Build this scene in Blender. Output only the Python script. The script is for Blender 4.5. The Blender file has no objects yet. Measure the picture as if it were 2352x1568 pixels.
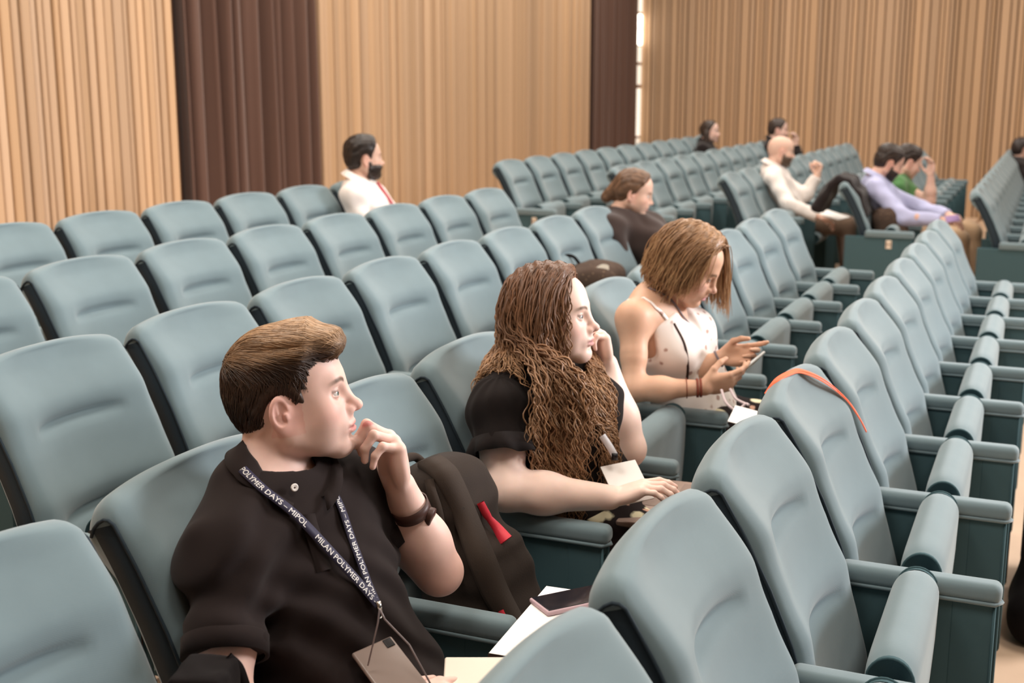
import bpy, math, random
import numpy as np
from mathutils import Vector, Matrix

# ------------------------------------------------------------------ camera
SC = bpy.context.scene
COL = SC.collection
CAM = np.array([-3.6992, -0.5655, 1.6856]); YAW, PIT, FPX = 0.4097, 0.2004, 2850.0
FWD = np.array([math.cos(YAW)*math.cos(PIT), math.sin(YAW)*math.cos(PIT), -math.sin(PIT)])
RIGHT = np.array([math.sin(YAW), -math.cos(YAW), 0.0]); UP = np.cross(RIGHT, FWD)
cd = bpy.data.cameras.new('camera'); co = bpy.data.objects.new('camera', cd); COL.objects.link(co)
cd.sensor_fit = 'HORIZONTAL'; cd.sensor_width = 36.0; cd.lens = FPX/2352*36
cd.clip_start = 0.05
co.matrix_world = Matrix(((RIGHT[0], UP[0], -FWD[0], CAM[0]), (RIGHT[1], UP[1], -FWD[1], CAM[1]),
                          (RIGHT[2], UP[2], -FWD[2], CAM[2]), (0, 0, 0, 1)))
cd.dof.use_dof = True; cd.dof.focus_distance = 2.45; cd.dof.aperture_fstop = 4.5
SC.camera = co

# ------------------------------------------------------------------ light and exposure
SC.view_settings.view_transform = 'Standard'; SC.view_settings.look = 'None'
SC.view_settings.gamma = 1.0; SC.view_settings.use_curve_mapping = False
SC.view_settings.exposure = 0.5
W = bpy.data.worlds.new('world'); SC.world = W; W.use_nodes = True
W.node_tree.nodes['Background'].inputs[0].default_value = (1.0, 0.95, 0.9, 1)
W.node_tree.nodes['Background'].inputs[1].default_value = 0.20

def area(name, loc, target, size, power, color=(1, 1, 1), sy=None, spread=180):
    l = bpy.data.lights.new(name, 'AREA'); l.energy = power; l.color = color
    l.shape = 'RECTANGLE'; l.spread = math.radians(spread); l.size = size; l.size_y = sy or size
    o = bpy.data.objects.new(name, l); COL.objects.link(o); o.location = loc
    o.rotation_euler = (Vector(target)-Vector(loc)).to_track_quat('-Z', 'Y').to_euler()
    return o
for ix, x in enumerate((-2.6, 0.8, 4.2, 7.6, 11.0)):
    for iy, y in enumerate((-1.6, 1.4, 3.6)):
        area('ceiling_panel_light', (x, y, 4.6), (x, y, 0), 1.1, 50, (1.0, 0.95, 0.87))
area('stage_light', (3.6, -6.4, 3.4), (-0.6, 1.5, 0.9), 3.2, 190, (1.0, 0.96, 0.97), 2.0, 95)

# ------------------------------------------------------------------ tagging
def tag(o, label=None, cat=None, group=None, kind=None):
    if label: o['label'] = label
    if cat: o['category'] = cat
    if group: o['group'] = group
    if kind: o['kind'] = kind
    return o
def empty(name, loc=(0, 0, 0), rz=0.0):
    o = bpy.data.objects.new(name, None); COL.objects.link(o); o.location = loc; o.rotation_euler = (0, 0, rz)
    o.empty_display_size = 0.1
    return o
def mesh_obj(name, V, F, mat, parent=None, smooth=True, cols=None, loc=None):
    me = bpy.data.meshes.new(name)
    V = np.asarray(V, dtype=np.float32)
    if isinstance(F, np.ndarray):
        n = len(F); k = F.shape[1]
        me.vertices.add(len(V)); me.vertices.foreach_set('co', V.ravel())
        me.loops.add(n*k); me.loops.foreach_set('vertex_index', F.astype(np.int32).ravel())
        me.polygons.add(n); me.polygons.foreach_set('loop_start', np.arange(0, n*k, k, dtype=np.int32))
        me.polygons.foreach_set('loop_total', np.full(n, k, dtype=np.int32))
        me.update(calc_edges=True); me.validate()
    else:
        me.from_pydata(V.tolist(), [], F); me.update()
    me.polygons.foreach_set('use_smooth', np.full(len(me.polygons), bool(smooth)))
    if cols is not None:
        c = np.ones((len(V), 4), np.float32); c[:, :3] = cols
        a = me.color_attributes.new('col', 'FLOAT_COLOR', 'POINT'); a.data.foreach_set('color', c.ravel())
    me.materials.append(mat)
    o = bpy.data.objects.new(name, me); COL.objects.link(o)
    if parent is not None: o.parent = parent
    if loc is not None: o.location = loc
    return o
class MB:
    """collects shapes for ONE mesh"""
    def __init__(s): s.V = []; s.F = []
    def add(s, V, F):
        b = len(s.V); s.V += [tuple(map(float, v)) for v in V]; s.F += [tuple(i+b for i in f) for f in F]
    def box(s, lo, hi, bev=0.0):
        lo = np.array(lo, float); hi = np.array(hi, float)
        if bev <= 0:
            v = [(x, y, z) for z in (lo[2], hi[2]) for y in (lo[1], hi[1]) for x in (lo[0], hi[0])]
            s.add(v, [(0, 2, 3, 1), (4, 5, 7, 6), (0, 1, 5, 4), (2, 6, 7, 3), (0, 4, 6, 2), (1, 3, 7, 5)]); return
        c = (lo+hi)/2; h = (hi-lo)/2; b = min(bev, h.min()*0.99); n = 3
        # rounded box: cube sphere grid
        pts = []; faces = []; idx = {}
        def sig(t): return -1 if t < 0 else 1
        steps = [-1.0+0.0] ; ts = []
        for k in range(n+1): ts.append(-1+(k/n))      # corner arcs lower
        ang = [-math.pi/4+math.pi/4*k/n for k in range(n+1)]
        par = [('l', a) for a in ang]+[('h', -a) for a in reversed(ang)]
        m = len(par)
        for ax in range(3):
            for sd in (-1, 1):
                u, w = (ax+1) % 3, (ax+2) % 3
                g = {}
                for i, (pu, au) in enumerate(par):
                    for j, (pw, aw) in enumerate(par):
                        d = np.zeros(3); d[ax] = sd; d[u] = math.tan(au); d[w] = math.tan(aw)
                        d /= np.linalg.norm(d)
                        base = np.zeros(3); base[ax] = sd*(h[ax]-b)
                        base[u] = (-1 if pu == 'l' else 1)*(h[u]-b); base[w] = (-1 if pw == 'l' else 1)*(h[w]-b)
                        p = c+base+d*b; key = tuple(np.round(p, 6))
                        if key not in idx: idx[key] = len(pts); pts.append(p)
                        g[i, j] = idx[key]
                for i in range(m-1):
                    for j in range(m-1):
                        f = [g[i, j], g[i+1, j], g[i+1, j+1], g[i, j+1]]
                        if sd < 0: f.reverse()
                        f2 = []
                        for q in f:
                            if q not in f2: f2.append(q)
                        if len(f2) > 2: faces.append(tuple(f2))
        s.add(pts, faces)
    def grid(s, G, flip=False, close_u=False):
        G = np.asarray(G, float); n, m = G.shape[:2]
        F = []
        for i in range(n-1+(1 if close_u else 0)):
            for j in range(m-1):
                f = (i*m+j, ((i+1) % n)*m+j, ((i+1) % n)*m+j+1, i*m+j+1)
                F.append(f[::-1] if flip else f)
        s.add(G.reshape(-1, 3), F)
    def tube(s, P, r, n=8, cap=True, flat=None):
        V, F = tube_arrays(P, r, n, cap, flat); s.add(V, F)
    def build(s, name, mat, parent=None, smooth=True, cols=None):
        return mesh_obj(name, s.V, s.F, mat, parent, smooth, cols)
def tube_arrays(P, r, n=8, cap=True, flat=None):
    P = np.asarray(P, float); k = len(P); r = np.broadcast_to(np.asarray(r, float), (k,))
    T = np.gradient(P, axis=0); T /= np.linalg.norm(T, axis=1)[:, None]+1e-12
    ref = np.array([0, 0, 1.0]) if abs(T[0][2]) < .9 else np.array([1.0, 0, 0])
    V = []; N = np.cross(T[0], ref); N /= np.linalg.norm(N)
    for i in range(k):
        N = N-T[i]*np.dot(N, T[i]); N /= np.linalg.norm(N)+1e-12; B = np.cross(T[i], N)
        for a in range(n):
            t = 2*math.pi*a/n; fa = 1 if flat is None else flat
            V.append(P[i]+r[i]*(math.cos(t)*N+fa*math.sin(t)*B))
    F = [(i*n+a, i*n+(a+1) % n, (i+1)*n+(a+1) % n, (i+1)*n+a) for i in range(k-1) for a in range(n)]
    if cap: F += [tuple(range(n))[::-1], tuple(range((k-1)*n, k*n))]
    return V, F

# ------------------------------------------------------------------ materials
def srgb(r, g, b):
    f = lambda c: (c/255/12.92) if c/255 <= .04045 else ((c/255+.055)/1.055)**2.4
    return (f(r), f(g), f(b), 1)
def material(name, color, rough=.7, metal=0.0, spec=.3, sheen=0.0, attr=False, bump=None, var=None, sss=0.0, emit=None):
    m = bpy.data.materials.new(name); m.use_nodes = True; nt = m.node_tree; b = nt.nodes['Principled BSDF']
    b.inputs['Base Color'].default_value = color; b.inputs['Roughness'].default_value = rough
    b.inputs['Metallic'].default_value = metal; b.inputs['Specular IOR Level'].default_value = spec
    if sheen: b.inputs['Sheen Weight'].default_value = sheen; b.inputs['Sheen Roughness'].default_value = .5
    if sss:
        b.inputs['Subsurface Weight'].default_value = sss
        b.inputs['Subsurface Radius'].default_value = (.008, .0035, .0018); b.inputs['Subsurface Scale'].default_value = 1.0
    tc = nt.nodes.new('ShaderNodeTexCoord')
    src = None
    if attr:
        a = nt.nodes.new('ShaderNodeVertexColor'); a.layer_name = 'col'; src = a.outputs['Color']
    if var:
        sc, amt = var
        n = nt.nodes.new('ShaderNodeTexNoise'); n.inputs['Scale'].default_value = sc; n.inputs['Detail'].default_value = 4
        nt.links.new(tc.outputs['Object'], n.inputs['Vector'])
        mr = nt.nodes.new('ShaderNodeMapRange'); mr.inputs[1].default_value = .3; mr.inputs[2].default_value = .7
        mr.inputs[3].default_value = 1-amt; mr.inputs[4].default_value = 1+amt
        nt.links.new(n.outputs[0], mr.inputs[0])
        mx = nt.nodes.new('ShaderNodeMix'); mx.data_type = 'RGBA'; mx.blend_type = 'MULTIPLY'; mx.inputs[0].default_value = 1
        if src: nt.links.new(src, mx.inputs[6])
        else: mx.inputs[6].default_value = color
        cc = nt.nodes.new('ShaderNodeCombineColor')
        for i in range(3): nt.links.new(mr.outputs[0], cc.inputs[i])
        nt.links.new(cc.outputs[0], mx.inputs[7]); src = mx.outputs[2]
    if src: nt.links.new(src, b.inputs['Base Color'])
    if bump:
        kind, sc, st, dist = bump
        if kind == 'weave':
            w = nt.nodes.new('ShaderNodeTexWave'); w.wave_type = 'BANDS'; w.bands_direction = 'DIAGONAL'
            w.inputs['Scale'].default_value = sc; w.inputs['Distortion'].default_value = 1.5; w.inputs['Detail'].default_value = 2
            w.inputs['Detail Scale'].default_value = 3
            out = w.outputs[1]
        else:
            w = nt.nodes.new('ShaderNodeTexNoise'); w.inputs['Scale'].default_value = sc; w.inputs['Detail'].default_value = 5
            out = w.outputs[0]
        nt.links.new(tc.outputs['Object'], w.inputs['Vector'])
        bp = nt.nodes.new('ShaderNodeBump'); bp.inputs['Strength'].default_value = st; bp.inputs['Distance'].default_value = dist
        nt.links.new(out, bp.inputs['Height']); nt.links.new(bp.outputs[0], b.inputs['Normal'])
    if emit:
        b.inputs['Emission Color'].default_value = emit[0]; b.inputs['Emission Strength'].default_value = emit[1]
    return m
M = {}
M['fabric'] = material('teal_fabric', srgb(105, 122, 127), .9, sheen=.3, spec=.12, bump=('weave', 150, .045, .002), var=(9, .05))
M['side'] = material('dark_teal_side', srgb(36, 48, 56), .75, spec=.25, bump=('noise', 120, .15, .002))
M['panel'] = material('dark_teal_panel', srgb(62, 84, 89), .9, spec=.12, bump=('weave', 150, .06, .002))
M['slot'] = material('dark_brown_tablet', srgb(58, 38, 32), .5)
M['plate'] = material('cream_plate', srgb(226, 214, 196), .5)
M['plate_ink'] = material('brown_plate_ink', srgb(120, 84, 62), .6)
M['wood'] = material('oak_slats', (1, 1, 1, 1), .55, spec=.3, attr=True)
M['backing'] = material('dark_backing', srgb(70, 46, 30), .8)
M['curtain'] = material('brown_curtain', srgb(92, 68, 58), .95, sheen=.2, spec=.1, bump=('noise', 200, .2, .002))
M['floor'] = material('beige_floor', srgb(206, 178, 152), .55, spec=.3, var=(3, .07))
M['ceiling'] = material('white_ceiling', srgb(225, 220, 212), .9)
M['dark_wall'] = material('dark_side_wall', srgb(120, 96, 78), .9)
# ------------------------------------------------------------------ room shell
ROWD, ROWH, PITCH = 0.8464, 0.0352, 0.56
YW, XW, ZC = 5.0, 13.67, 5.2
def row_floor(j): return ROWH*j
# floor: stepped terraces, one per row of chairs
fl = MB()
ys = [-7.0]+[ROWD*(j-1)+0.30 for j in range(1, 5)]+[YW]
for j in range(5):
    fl.box((-7, ys[j], -0.3), (XW, ys[j+1], row_floor(j)))
tag(fl.build('floor', M['floor'], smooth=False), kind='structure')
c = MB(); c.box((-7, -7, ZC), (XW, YW, ZC+.1)); tag(c.build('ceiling', M['ceiling'], smooth=False), kind='structure')
rs = random.Random(5)
def slat_wall(name, p0, p1, nrm, gaps, seed, near=0.0):
    """vertical oak slats of uneven width from p0 to p1 with dark grooves"""
    rg = random.Random(seed); p0 = np.array(p0, float); p1 = np.array(p1, float); L = np.linalg.norm(p1-p0); d = (p1-p0)/L
    n = np.array(nrm, float); m = MB(); cols = []
    zt = ZC
    x = 0.0
    tone = .5
    while x < L:
        w = rg.choice([.040, .046, .054, .062, .070, .085, .105]); g = rg.choice([.010, .012, .015]) if x < near else rg.choice([.004, .006, .008]); dep = rg.choice([.026, .030, .036, .040])
        if not any(a-.005 < x+w and x < b+.005 for a, b in gaps):
            x1 = min(x+w, L); c_ = min(.013, (x1-x)*.3)
            prof = [(x, -.01), (x, dep-c_*.9), (x+c_*.3, dep-c_*.35), (x+c_, dep), (x1-c_, dep), (x1-c_*.3, dep-c_*.35), (x1, dep-c_*.9), (x1, -.01)]
            V = []
            for z in (0.0, zt):
                for (s, t) in prof: V.append(tuple(p0+d*s+n*t)+()) if False else V.append((*(p0+d*s+n*t)[:2], z))
            k = len(prof); F = [(i, i+1, k+i+1, k+i) for i in range(k-1)]
            m.add(V, F)
            tone = rg.gauss(.5, .2); hue = rg.gauss(0, .03)
            base = np.array(srgb(181, 149, 118)[:3])*(.80+.42*max(0, min(1, tone)))*np.array([1+hue*.5, 1, 1-hue])
            cols += [base]*len(V)
        x += w+g
    # dark backing right behind the slats
    b0 = len(m.V)
    segs = []; cur = 0.0
    for a, b in sorted(gaps): segs.append((cur, a)); cur = b
    segs.append((cur, L))
    for a, b in segs:
        q = [p0+d*a, p0+d*b]
        m.add([(q[0][0], q[0][1], 0), (q[1][0], q[1][1], 0), (q[1][0], q[1][1], zt), (q[0][0], q[0][1], zt)], [(0, 1, 2, 3)])
        cols += [np.array(srgb(74, 46, 26)[:3])]*4
    for a, b in gaps:                                                   # recess behind a curtain
        q = [p0+d*a-n*.12, p0+d*b-n*.12]
        m.add([(q[0][0], q[0][1], 0), (q[1][0], q[1][1], 0), (q[1][0], q[1][1], zt), (q[0][0], q[0][1], zt)], [(0, 1, 2, 3)])
        cols += [np.array(srgb(40, 28, 24)[:3])]*4
    return tag(mesh_obj(name, m.V, m.F, M['wood'], smooth=False, cols=np.array(cols)), kind='structure')
X0 = -7.0
slat_wall('wall_left', (X0, YW), (XW, YW), (0, -1), [(3.35-X0, 5.11-X0), (11.56-X0, XW-.02-X0)], 11, 3.4-X0)
slat_wall('wall_right', (XW, YW), (XW, -7), (-1, 0), [], 23, 30.)
# brown curtains hanging in the recesses
def curtain(x0, x1, y, label, seed):
    rg = random.Random(seed); N = int((x1-x0)*70); zs = np.linspace(.03, ZC-.03, 14)
    ph = np.cumsum([2*math.pi/(rg.uniform(8, 15)) for _ in range(N)])
    amp = np.interp(np.linspace(0, 1, N), np.linspace(0, 1, 14), [rg.uniform(.045, .095) for _ in range(14)])
    G = []
    for z in zs:
        f = .75+.25*(1-z/ZC)
        row = []
        for i in range(N):
            xx = x0+(x1-x0)*i/(N-1)+.012*math.sin(ph[i]*.5+z)
            row.append((xx, y-amp[i]*f*(math.sin(ph[i]+.12*z)+.25*math.sin(2.3*ph[i])), z))
        G.append(row)
    m = MB(); m.grid(G, flip=True); o = m.build('curtain', M['curtain'])
    md = o.modifiers.new('thick', 'SOLIDIFY'); md.thickness = .006
    return tag(o, label, 'curtain')
curtain(3.36, 5.10, YW-.01, 'wide dark brown pleated curtain between two oak slat panels on the left', 3)
curtain(11.57, 13.45, YW-.01, 'narrow dark brown curtain beside the lit slit in the room corner', 8)
# tall slit window in the corner, daylight behind it
wn = MB(); wn.box((13.47, YW-.03, .2), (13.66, YW+.02, ZC))
SLIT = [(0.86, 1.00, .55), (1.03, 1.70, 1.0), (1.75, 2.02, .8), (2.06, 2.28, .85), (2.30, 2.52, 6.0), (2.53, 2.72, 6.0), (2.75, 3.2, 1.0)]
M['slit_frame'] = material('slit_frame', srgb(120, 84, 56), .6)
tag(wn.build('window_1', M['slit_frame'], smooth=False), kind='structure')
WIN = bpy.data.objects['window_1']
for a, b, e in SLIT:
    p = MB(); p.box((13.49, YW-.045, a), (13.645, YW-.03, b), .01)
    p.build('pane', material('lit_pane', srgb(235, 225, 205), .4, emit=((1, .93, .82, 1), .62*e)), WIN)
# unseen sides of the hall behind the camera stay plain
w = MB(); w.box((-7.1, -7, 0), (-7, YW, ZC)); tag(w.build('wall_rear', M['dark_wall'], smooth=False), kind='structure')

# ------------------------------------------------------------------ auditorium chair
# local frame: x along the row, -y the way the chair faces, z up; (0,0,.98) is the upper rear corner of the left side
BW0, BW1, ZB = .014, .510, .98
YP = np.array([(-.60, -.268), (-.5, -.25), (-.4, -.222), (-.3, -.19), (-.2, -.147), (-.1, -.095), (-.02, -.046), (.02, -.028), (.06, -.012)])
def yseam(zp): return np.interp(zp, YP[:, 0], YP[:, 1])
def make_backrest():
    nu, nv = 45, 64; us = np.linspace(-1, 1, nu); us = np.sign(us)*(1-(1-np.abs(us))**1.25)
    vs = np.linspace(0, 1, nv); vs = 1-(1-vs)**1.15; xc = (BW0+BW1)/2; hw = (BW1-BW0)/2; zb = -.56
    def ztop(u):
        a = np.abs(u); drop = np.where(a > .86, .024*(1-np.sqrt(np.maximum(0, 1-((a-.86)/.14)**2))), 0)
        return .022*(1-a**2.4)-drop+.000
    U, V = np.meshgrid(us, vs); ZT = ztop(U); Z = zb+V*(ZT-zb)
    edge = np.sqrt(np.clip(1-np.abs(U)**7, 0, 1)); et = np.clip((1-V)/.13, 0, 1); et = np.sqrt(np.clip(1-(1-et)**2, 0, 1))
    eb = np.clip(V/.04, 0, 1)
    bulge = edge*(.25+.75*et)*eb*(-.012+.040*np.clip(np.abs(U)*1.15, 0, 1)**2)
    bulge += .010*edge*np.exp(-((Z+.10)/.07)**2)
    for zc_, wd, dp in ((-.148, .62, .022), (-.350, .72, .023)):
        fade = np.clip(1-(np.abs(U)/wd)**4, 0, 1)
        s = Z-zc_+.006*U**2
        bulge -= dp*fade*(np.exp(-(s/.010)**2)*.75+.45*np.exp(-(np.maximum(s, 0)/.030)**2)*(s > 0)+.45*np.exp(-(s/.016)**2)*(s <= 0))
        bulge += .008*edge*np.exp(-((s-.055)/.045)**2)
    Y = yseam(Z)-bulge
    G = np.stack([xc+U*hw*(1+.012*edge*0), Y, Z+ZB], -1)
    m = MB(); rows = [G[i] for i in range(nv)]
    zt = ztop(us); yt = yseam(zt)
    for dy, dz in ((.010, .004), (.022, .004), (.036, -.003), (.048, -.014), (.056, -.030), (.058, -.05)):
        rows.append(np.stack([xc+us*hw, yt+dy*(1-.15*np.abs(us)**3), zt+dz+ZB], -1))
    for zz in np.linspace(-.12, zb, 8):
        z = np.full(nu, zz); rows.append(np.stack([xc+us*hw, yseam(z)+.058, z+ZB], -1))
    rows.append(G[0])
    m.grid(rows)
    n_ = len(rows)-1
    for col in (0, nu-1):                                           # close both ends
        loop = [i*nu+col for i in range(n_)]; m.F.append(tuple(loop if col else loop[::-1]))
    return m
def make_side(sx):
    x = BW0 if sx < 0 else BW1; ins = .004*(-sx); out = sx*.0005
    zs = np.linspace(-.56, -.026, 26); m = MB()
    P = [(x+ins, yseam(z)+.001, z+ZB) for z in zs]; Q = [(x+ins, yseam(z)+.0588, min(z, -.050)+ZB) for z in zs]
    A = [(x+out, yseam(z)-.0005+.004, z+ZB) for z in zs]; B = [(x+out, yseam(z)+.0555, min(z, -.044)+ZB) for z in zs]
    G = np.array([P, A, B, Q]); m.grid(G, flip=sx > 0)
    zt = -.024; pip = [(x+sx*.001, yseam(z)-.001, z+ZB) for z in zs]+[(x+sx*.001, yseam(zt)+.85*dy, ZB+zt+dz) for dy, dz in ((.010, .004), (.022, .004), (.036, -.003), (.048, -.014), (.056, -.030))]
    m.tube(pip, .0032, 6)
    m.box((min(x, x-sx*.02), yseam(-.56)+.003, ZB-.56), (max(x, x-sx*.02), yseam(-.56)+.055, ZB-.5))
    return m
SW0, SW1, ST, SL = .045, .515, .098, .43
def make_seat():
    """upholstered slab standing along +z from its hinge, rolled front edge at the top"""
    prof = []; r = ST/2
    prof += [(-r*.8, 0.0), (-r, .03)]
    prof += [(-r-.006*math.sin(math.pi*t), .03+t*(SL-r-.03)) for t in (.25, .5, .75)]
    prof += [(-r*math.cos(a), SL-r+r*math.sin(a)) for a in np.linspace(0, math.pi, 15)]
    prof += [(r, .03), (r*.8, 0.0)]
    m = MB(); n = 22; G = []
    for i in range(n+1):
        u = -1+2*i/n; e = 1-.10*abs(u)**10
        x = (SW0+SW1)/2+u*(SW1-SW0)/2
        G.append([(x, y*e, z-(1-e)*.12*(z > .3)) for y, z in prof])
    m.grid(G)
    return m, prof
def make_seat_cap(sx, prof):
    x = SW0 if sx < 0 else SW1
    P = np.array(prof); c_ = np.array([0, SL*.55]); m = MB()
    Q = c_+(P-c_)*np.array([.86, .965]); m2 = []
    m.add([(x+sx*.004, p[0], p[1]) for p in Q]+[(x-sx*.01, p[0], p[1]) for p in Q],
          [tuple(range(len(Q)))[::(-1 if sx > 0 else 1)]]+[(i, i+1, len(Q)+i+1, len(Q)+i) for i in range(len(Q)-1)])
    m.tube([(x+sx*.003, p[0], p[1]) for p in Q], .003, 6)
    return m
AH, AY0, AY1, AW = .66, -.195, -.535, .056
def make_arm_panel():
    m = MB(); h = AW/2-.007; t = .013
    m.box((-h+.001, AY1+.09, .02), (h-.001, AY0+.14, AH-.045), .006)
    m.box((-h, AY1+.012, .02), (-h+t, AY1+.10, AH-.03), .005)
    m.box((h-t, AY1+.012, .02), (h, AY1+.10, AH-.03), .005)
    m.box((-h+.0012, AY1+.014, AH-.075), (h-.0012, AY1+.099, AH-.032), .005)
    m.box((-h+.0012, AY1+.014, .022), (h-.0012, AY1+.099, .12), .005)
    for s in (-1, 1):
        m.tube([(s*h, AY1+.013, z) for z in (.03, .2, .4, AH-.04)], .003, 6)
    return m
def make_arm_pad():
    m = MB(); m.box((-AW/2, AY1, AH-.045), (AW/2, AY0, AH), .018)
    m.tube([(-AW/2+.004, AY0, AH-.042), (-AW/2+.002, AY1+.012, AH-.042), (0, AY1-.001, AH-.043), (AW/2-.002, AY1+.012, AH-.042), (AW/2-.004, AY0, AH-.042)], .0045, 6)
    return m
def make_tablet():
    m = MB(); m.box((-.011, AY1+.022, .14), (.011, AY1+.088, AH-.09), .009); return m
CH = {}
CH['backrest'] = make_backrest(); CH['sl'] = make_side(-1); CH['sr'] = make_side(1)
CH['seat'], _pf = make_seat(); CH['cl'] = make_seat_cap(-1, _pf); CH['cr'] = make_seat_cap(1, _pf)
CH['panel'] = make_arm_panel(); CH['pad'] = make_arm_pad(); CH['tab'] = make_tablet()
def seat_pose(o, folded):
    if folded: o.location = (0, -.338, .255); o.rotation_euler = (math.radians(4), 0, 0)
    else: o.location = (0, -.13, .40); o.rotation_euler = (math.radians(86), 0, 0)
def proto_chair():
    root = empty('auditorium_chair')
    CH['backrest'].build('backrest', M['fabric'], root)
    CH['sl'].build('side_panel', M['side'], root); CH['sr'].build('side_panel', M['side'], root)
    s = CH['seat'].build('seat', M['fabric'], root); seat_pose(s, True)
    CH['cl'].build('seat_end_cap', M['panel'], s); CH['cr'].build('seat_end_cap', M['panel'], s)
    a = CH['panel'].build('armrest', M['panel'], root)
    CH['pad'].build('arm_pad', M['fabric'], a); CH['tab'].build('writing_tablet', M['slot'], a)
    return root
def copy_tree(o, parent=None):
    c_ = o.copy(); COL.objects.link(c_)
    if parent is not None: c_.parent = parent
    for ch in o.children: copy_tree(ch, c_)
    return c_
PROTO = proto_chair(); PROTO_USED = False
ORD = ['first', 'second', 'third', 'fourth', 'fifth', 'sixth', 'seventh', 'eighth', 'ninth', 'tenth', 'eleventh', 'twelfth', 'thirteenth']
def chair(x, j, label, group, folded=True, last=False, y=None, plate=None):
    global PROTO_USED
    r = PROTO if not PROTO_USED else copy_tree(PROTO); PROTO_USED = True
    r.location = (x, ROWD*j if y is None else y, row_floor(j)); tag(r, label, 'chair', group)
    for ch in r.children:
        if ch.name.startswith('seat') and not ch.name.startswith('seat_end'): seat_pose(ch, folded)
    if last:
        for ch in list(r.children):
            if ch.name.startswith('armrest'):
                c2 = copy_tree(ch, r); c2.location = (PITCH-.018, 0, 0)
                break
    for ch in r.children:
        if ch.name.startswith('armrest') and ch.location.x < .1: ch.location.x = -.018
    if plate:
        pm = MB()
        if plate == 'round':
            n = 20; cc = (-.018-.0235, -.50, .50)
            pm.add([(cc[0], cc[1], cc[2])]+[(cc[0], cc[1]+.035*math.cos(t), cc[2]+.035*math.sin(t)) for t in np.linspace(0, 2*math.pi, n, endpoint=False)],
                   [(0, 1+(i+1) % n, 1+i) for i in range(n)])
        else: pm.box((-.0425, -.385, .535), (-.0395, -.345, .595), .001)
        p = pm.build('number_plate', M['plate'], r, smooth=False)
        im = MB()
        if plate == 'round':
            im.box((-.0425, -.504, .485), (-.0417, -.496, .515)); im.box((-.0425, -.508, .505), (-.0417, -.50, .511))
        else:
            im.box((-.0432, -.381, .541), (-.0426, -.374, .589)); im.box((-.0432, -.356, .541), (-.0426, -.349, .589)); im.box((-.0432, -.381, .562), (-.0426, -.349, .568))
        im.build('plate_print', M['plate_ink'], p, smooth=False)
    return r
NEAR = {  # row: (first index, count, x of index 0, phrase, unfolded seats)
 'E': (-1, 11, -2.116, 'in the near front row', ()),
 'D': (-1, 11, -2.207, 'in the black polo man\'s row', (0, 1, 2, 4)),
 'C': (-1, 9, -1.131, 'in the row just behind the black polo', (6, 7)),
 'B': (-1, 8, -.640, 'in the row below the bearded man in white', ()),
 'A': (-1, 6, .408, 'in the rearmost near row', (4,)),
}
JR = dict(A=4, B=3, C=2, D=1, E=0)
WHO = {('D', 0): 'under the man in the black polo', ('D', 1): 'holding the black backpack with a red tag', ('D', 2): 'under the woman with long curly hair',
       ('D', 4): 'under the woman in the floral top', ('C', 7): 'under the woman in the dark jacket', ('C', 6): 'holding the dark handbag', ('A', 4): 'under the bearded man in white',
       ('E', 2): 'with an orange lanyard over its top', ('D', 3): 'with raised seat between the curly haired and the floral top women'}
for rn, (i0, n, x0, ph, unf) in NEAR.items():
    for k in range(n):
        i = i0+k
        if (rn, i) in WHO: lab = 'teal chair '+WHO[rn, i]
        else: lab = 'empty teal chair, %s from the left %s' % (ORD[k], ph)
        chair(x0+PITCH*i, JR[rn], lab, 'chairs of the near block', i not in unf, k == n-1)
FAR = {'A': (5.02, 11, .575, 'far block\'s rearmost row'), 'B': (5.26, 11, .56, 'far block\'s second row from the back'),
       'C': (5.30, 11, .56, 'far block\'s third row from the back'), 'D': (5.50, 10, .56, 'far block\'s fourth row from the back'),
       'E': (5.42, 12, .56, 'far block\'s front row')}
WHOF = {('B', 9): 'under the dark haired person holding a hand to the face', ('C', 2): 'under the bald man in the white shirt', ('D', 0): 'draped with a dark jacket at the aisle end of its row', ('D', 1): 'under the bearded man in the light blue shirt', ('D', 2): 'under the man in the green shirt',
        ('A', 9): 'under the woman in black at the back of the far block'}
for rn, (x0, n, pt, ph) in FAR.items():
    for i in range(n):
        if (rn, i) in WHOF: lab = 'teal chair '+WHOF[rn, i]
        else: lab = 'empty teal chair, %s from the aisle in the %s' % (ORD[i], ph)
        chair(x0+pt*i, JR[rn], lab, 'chairs of the far block', (rn, i) not in WHOF or i == 0, i == n-1, y=(-.06 if rn == 'E' else None),
              plate=({'D': 'square', 'A': 'square', 'E': 'round'}.get(rn) if i == 0 else None))
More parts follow.
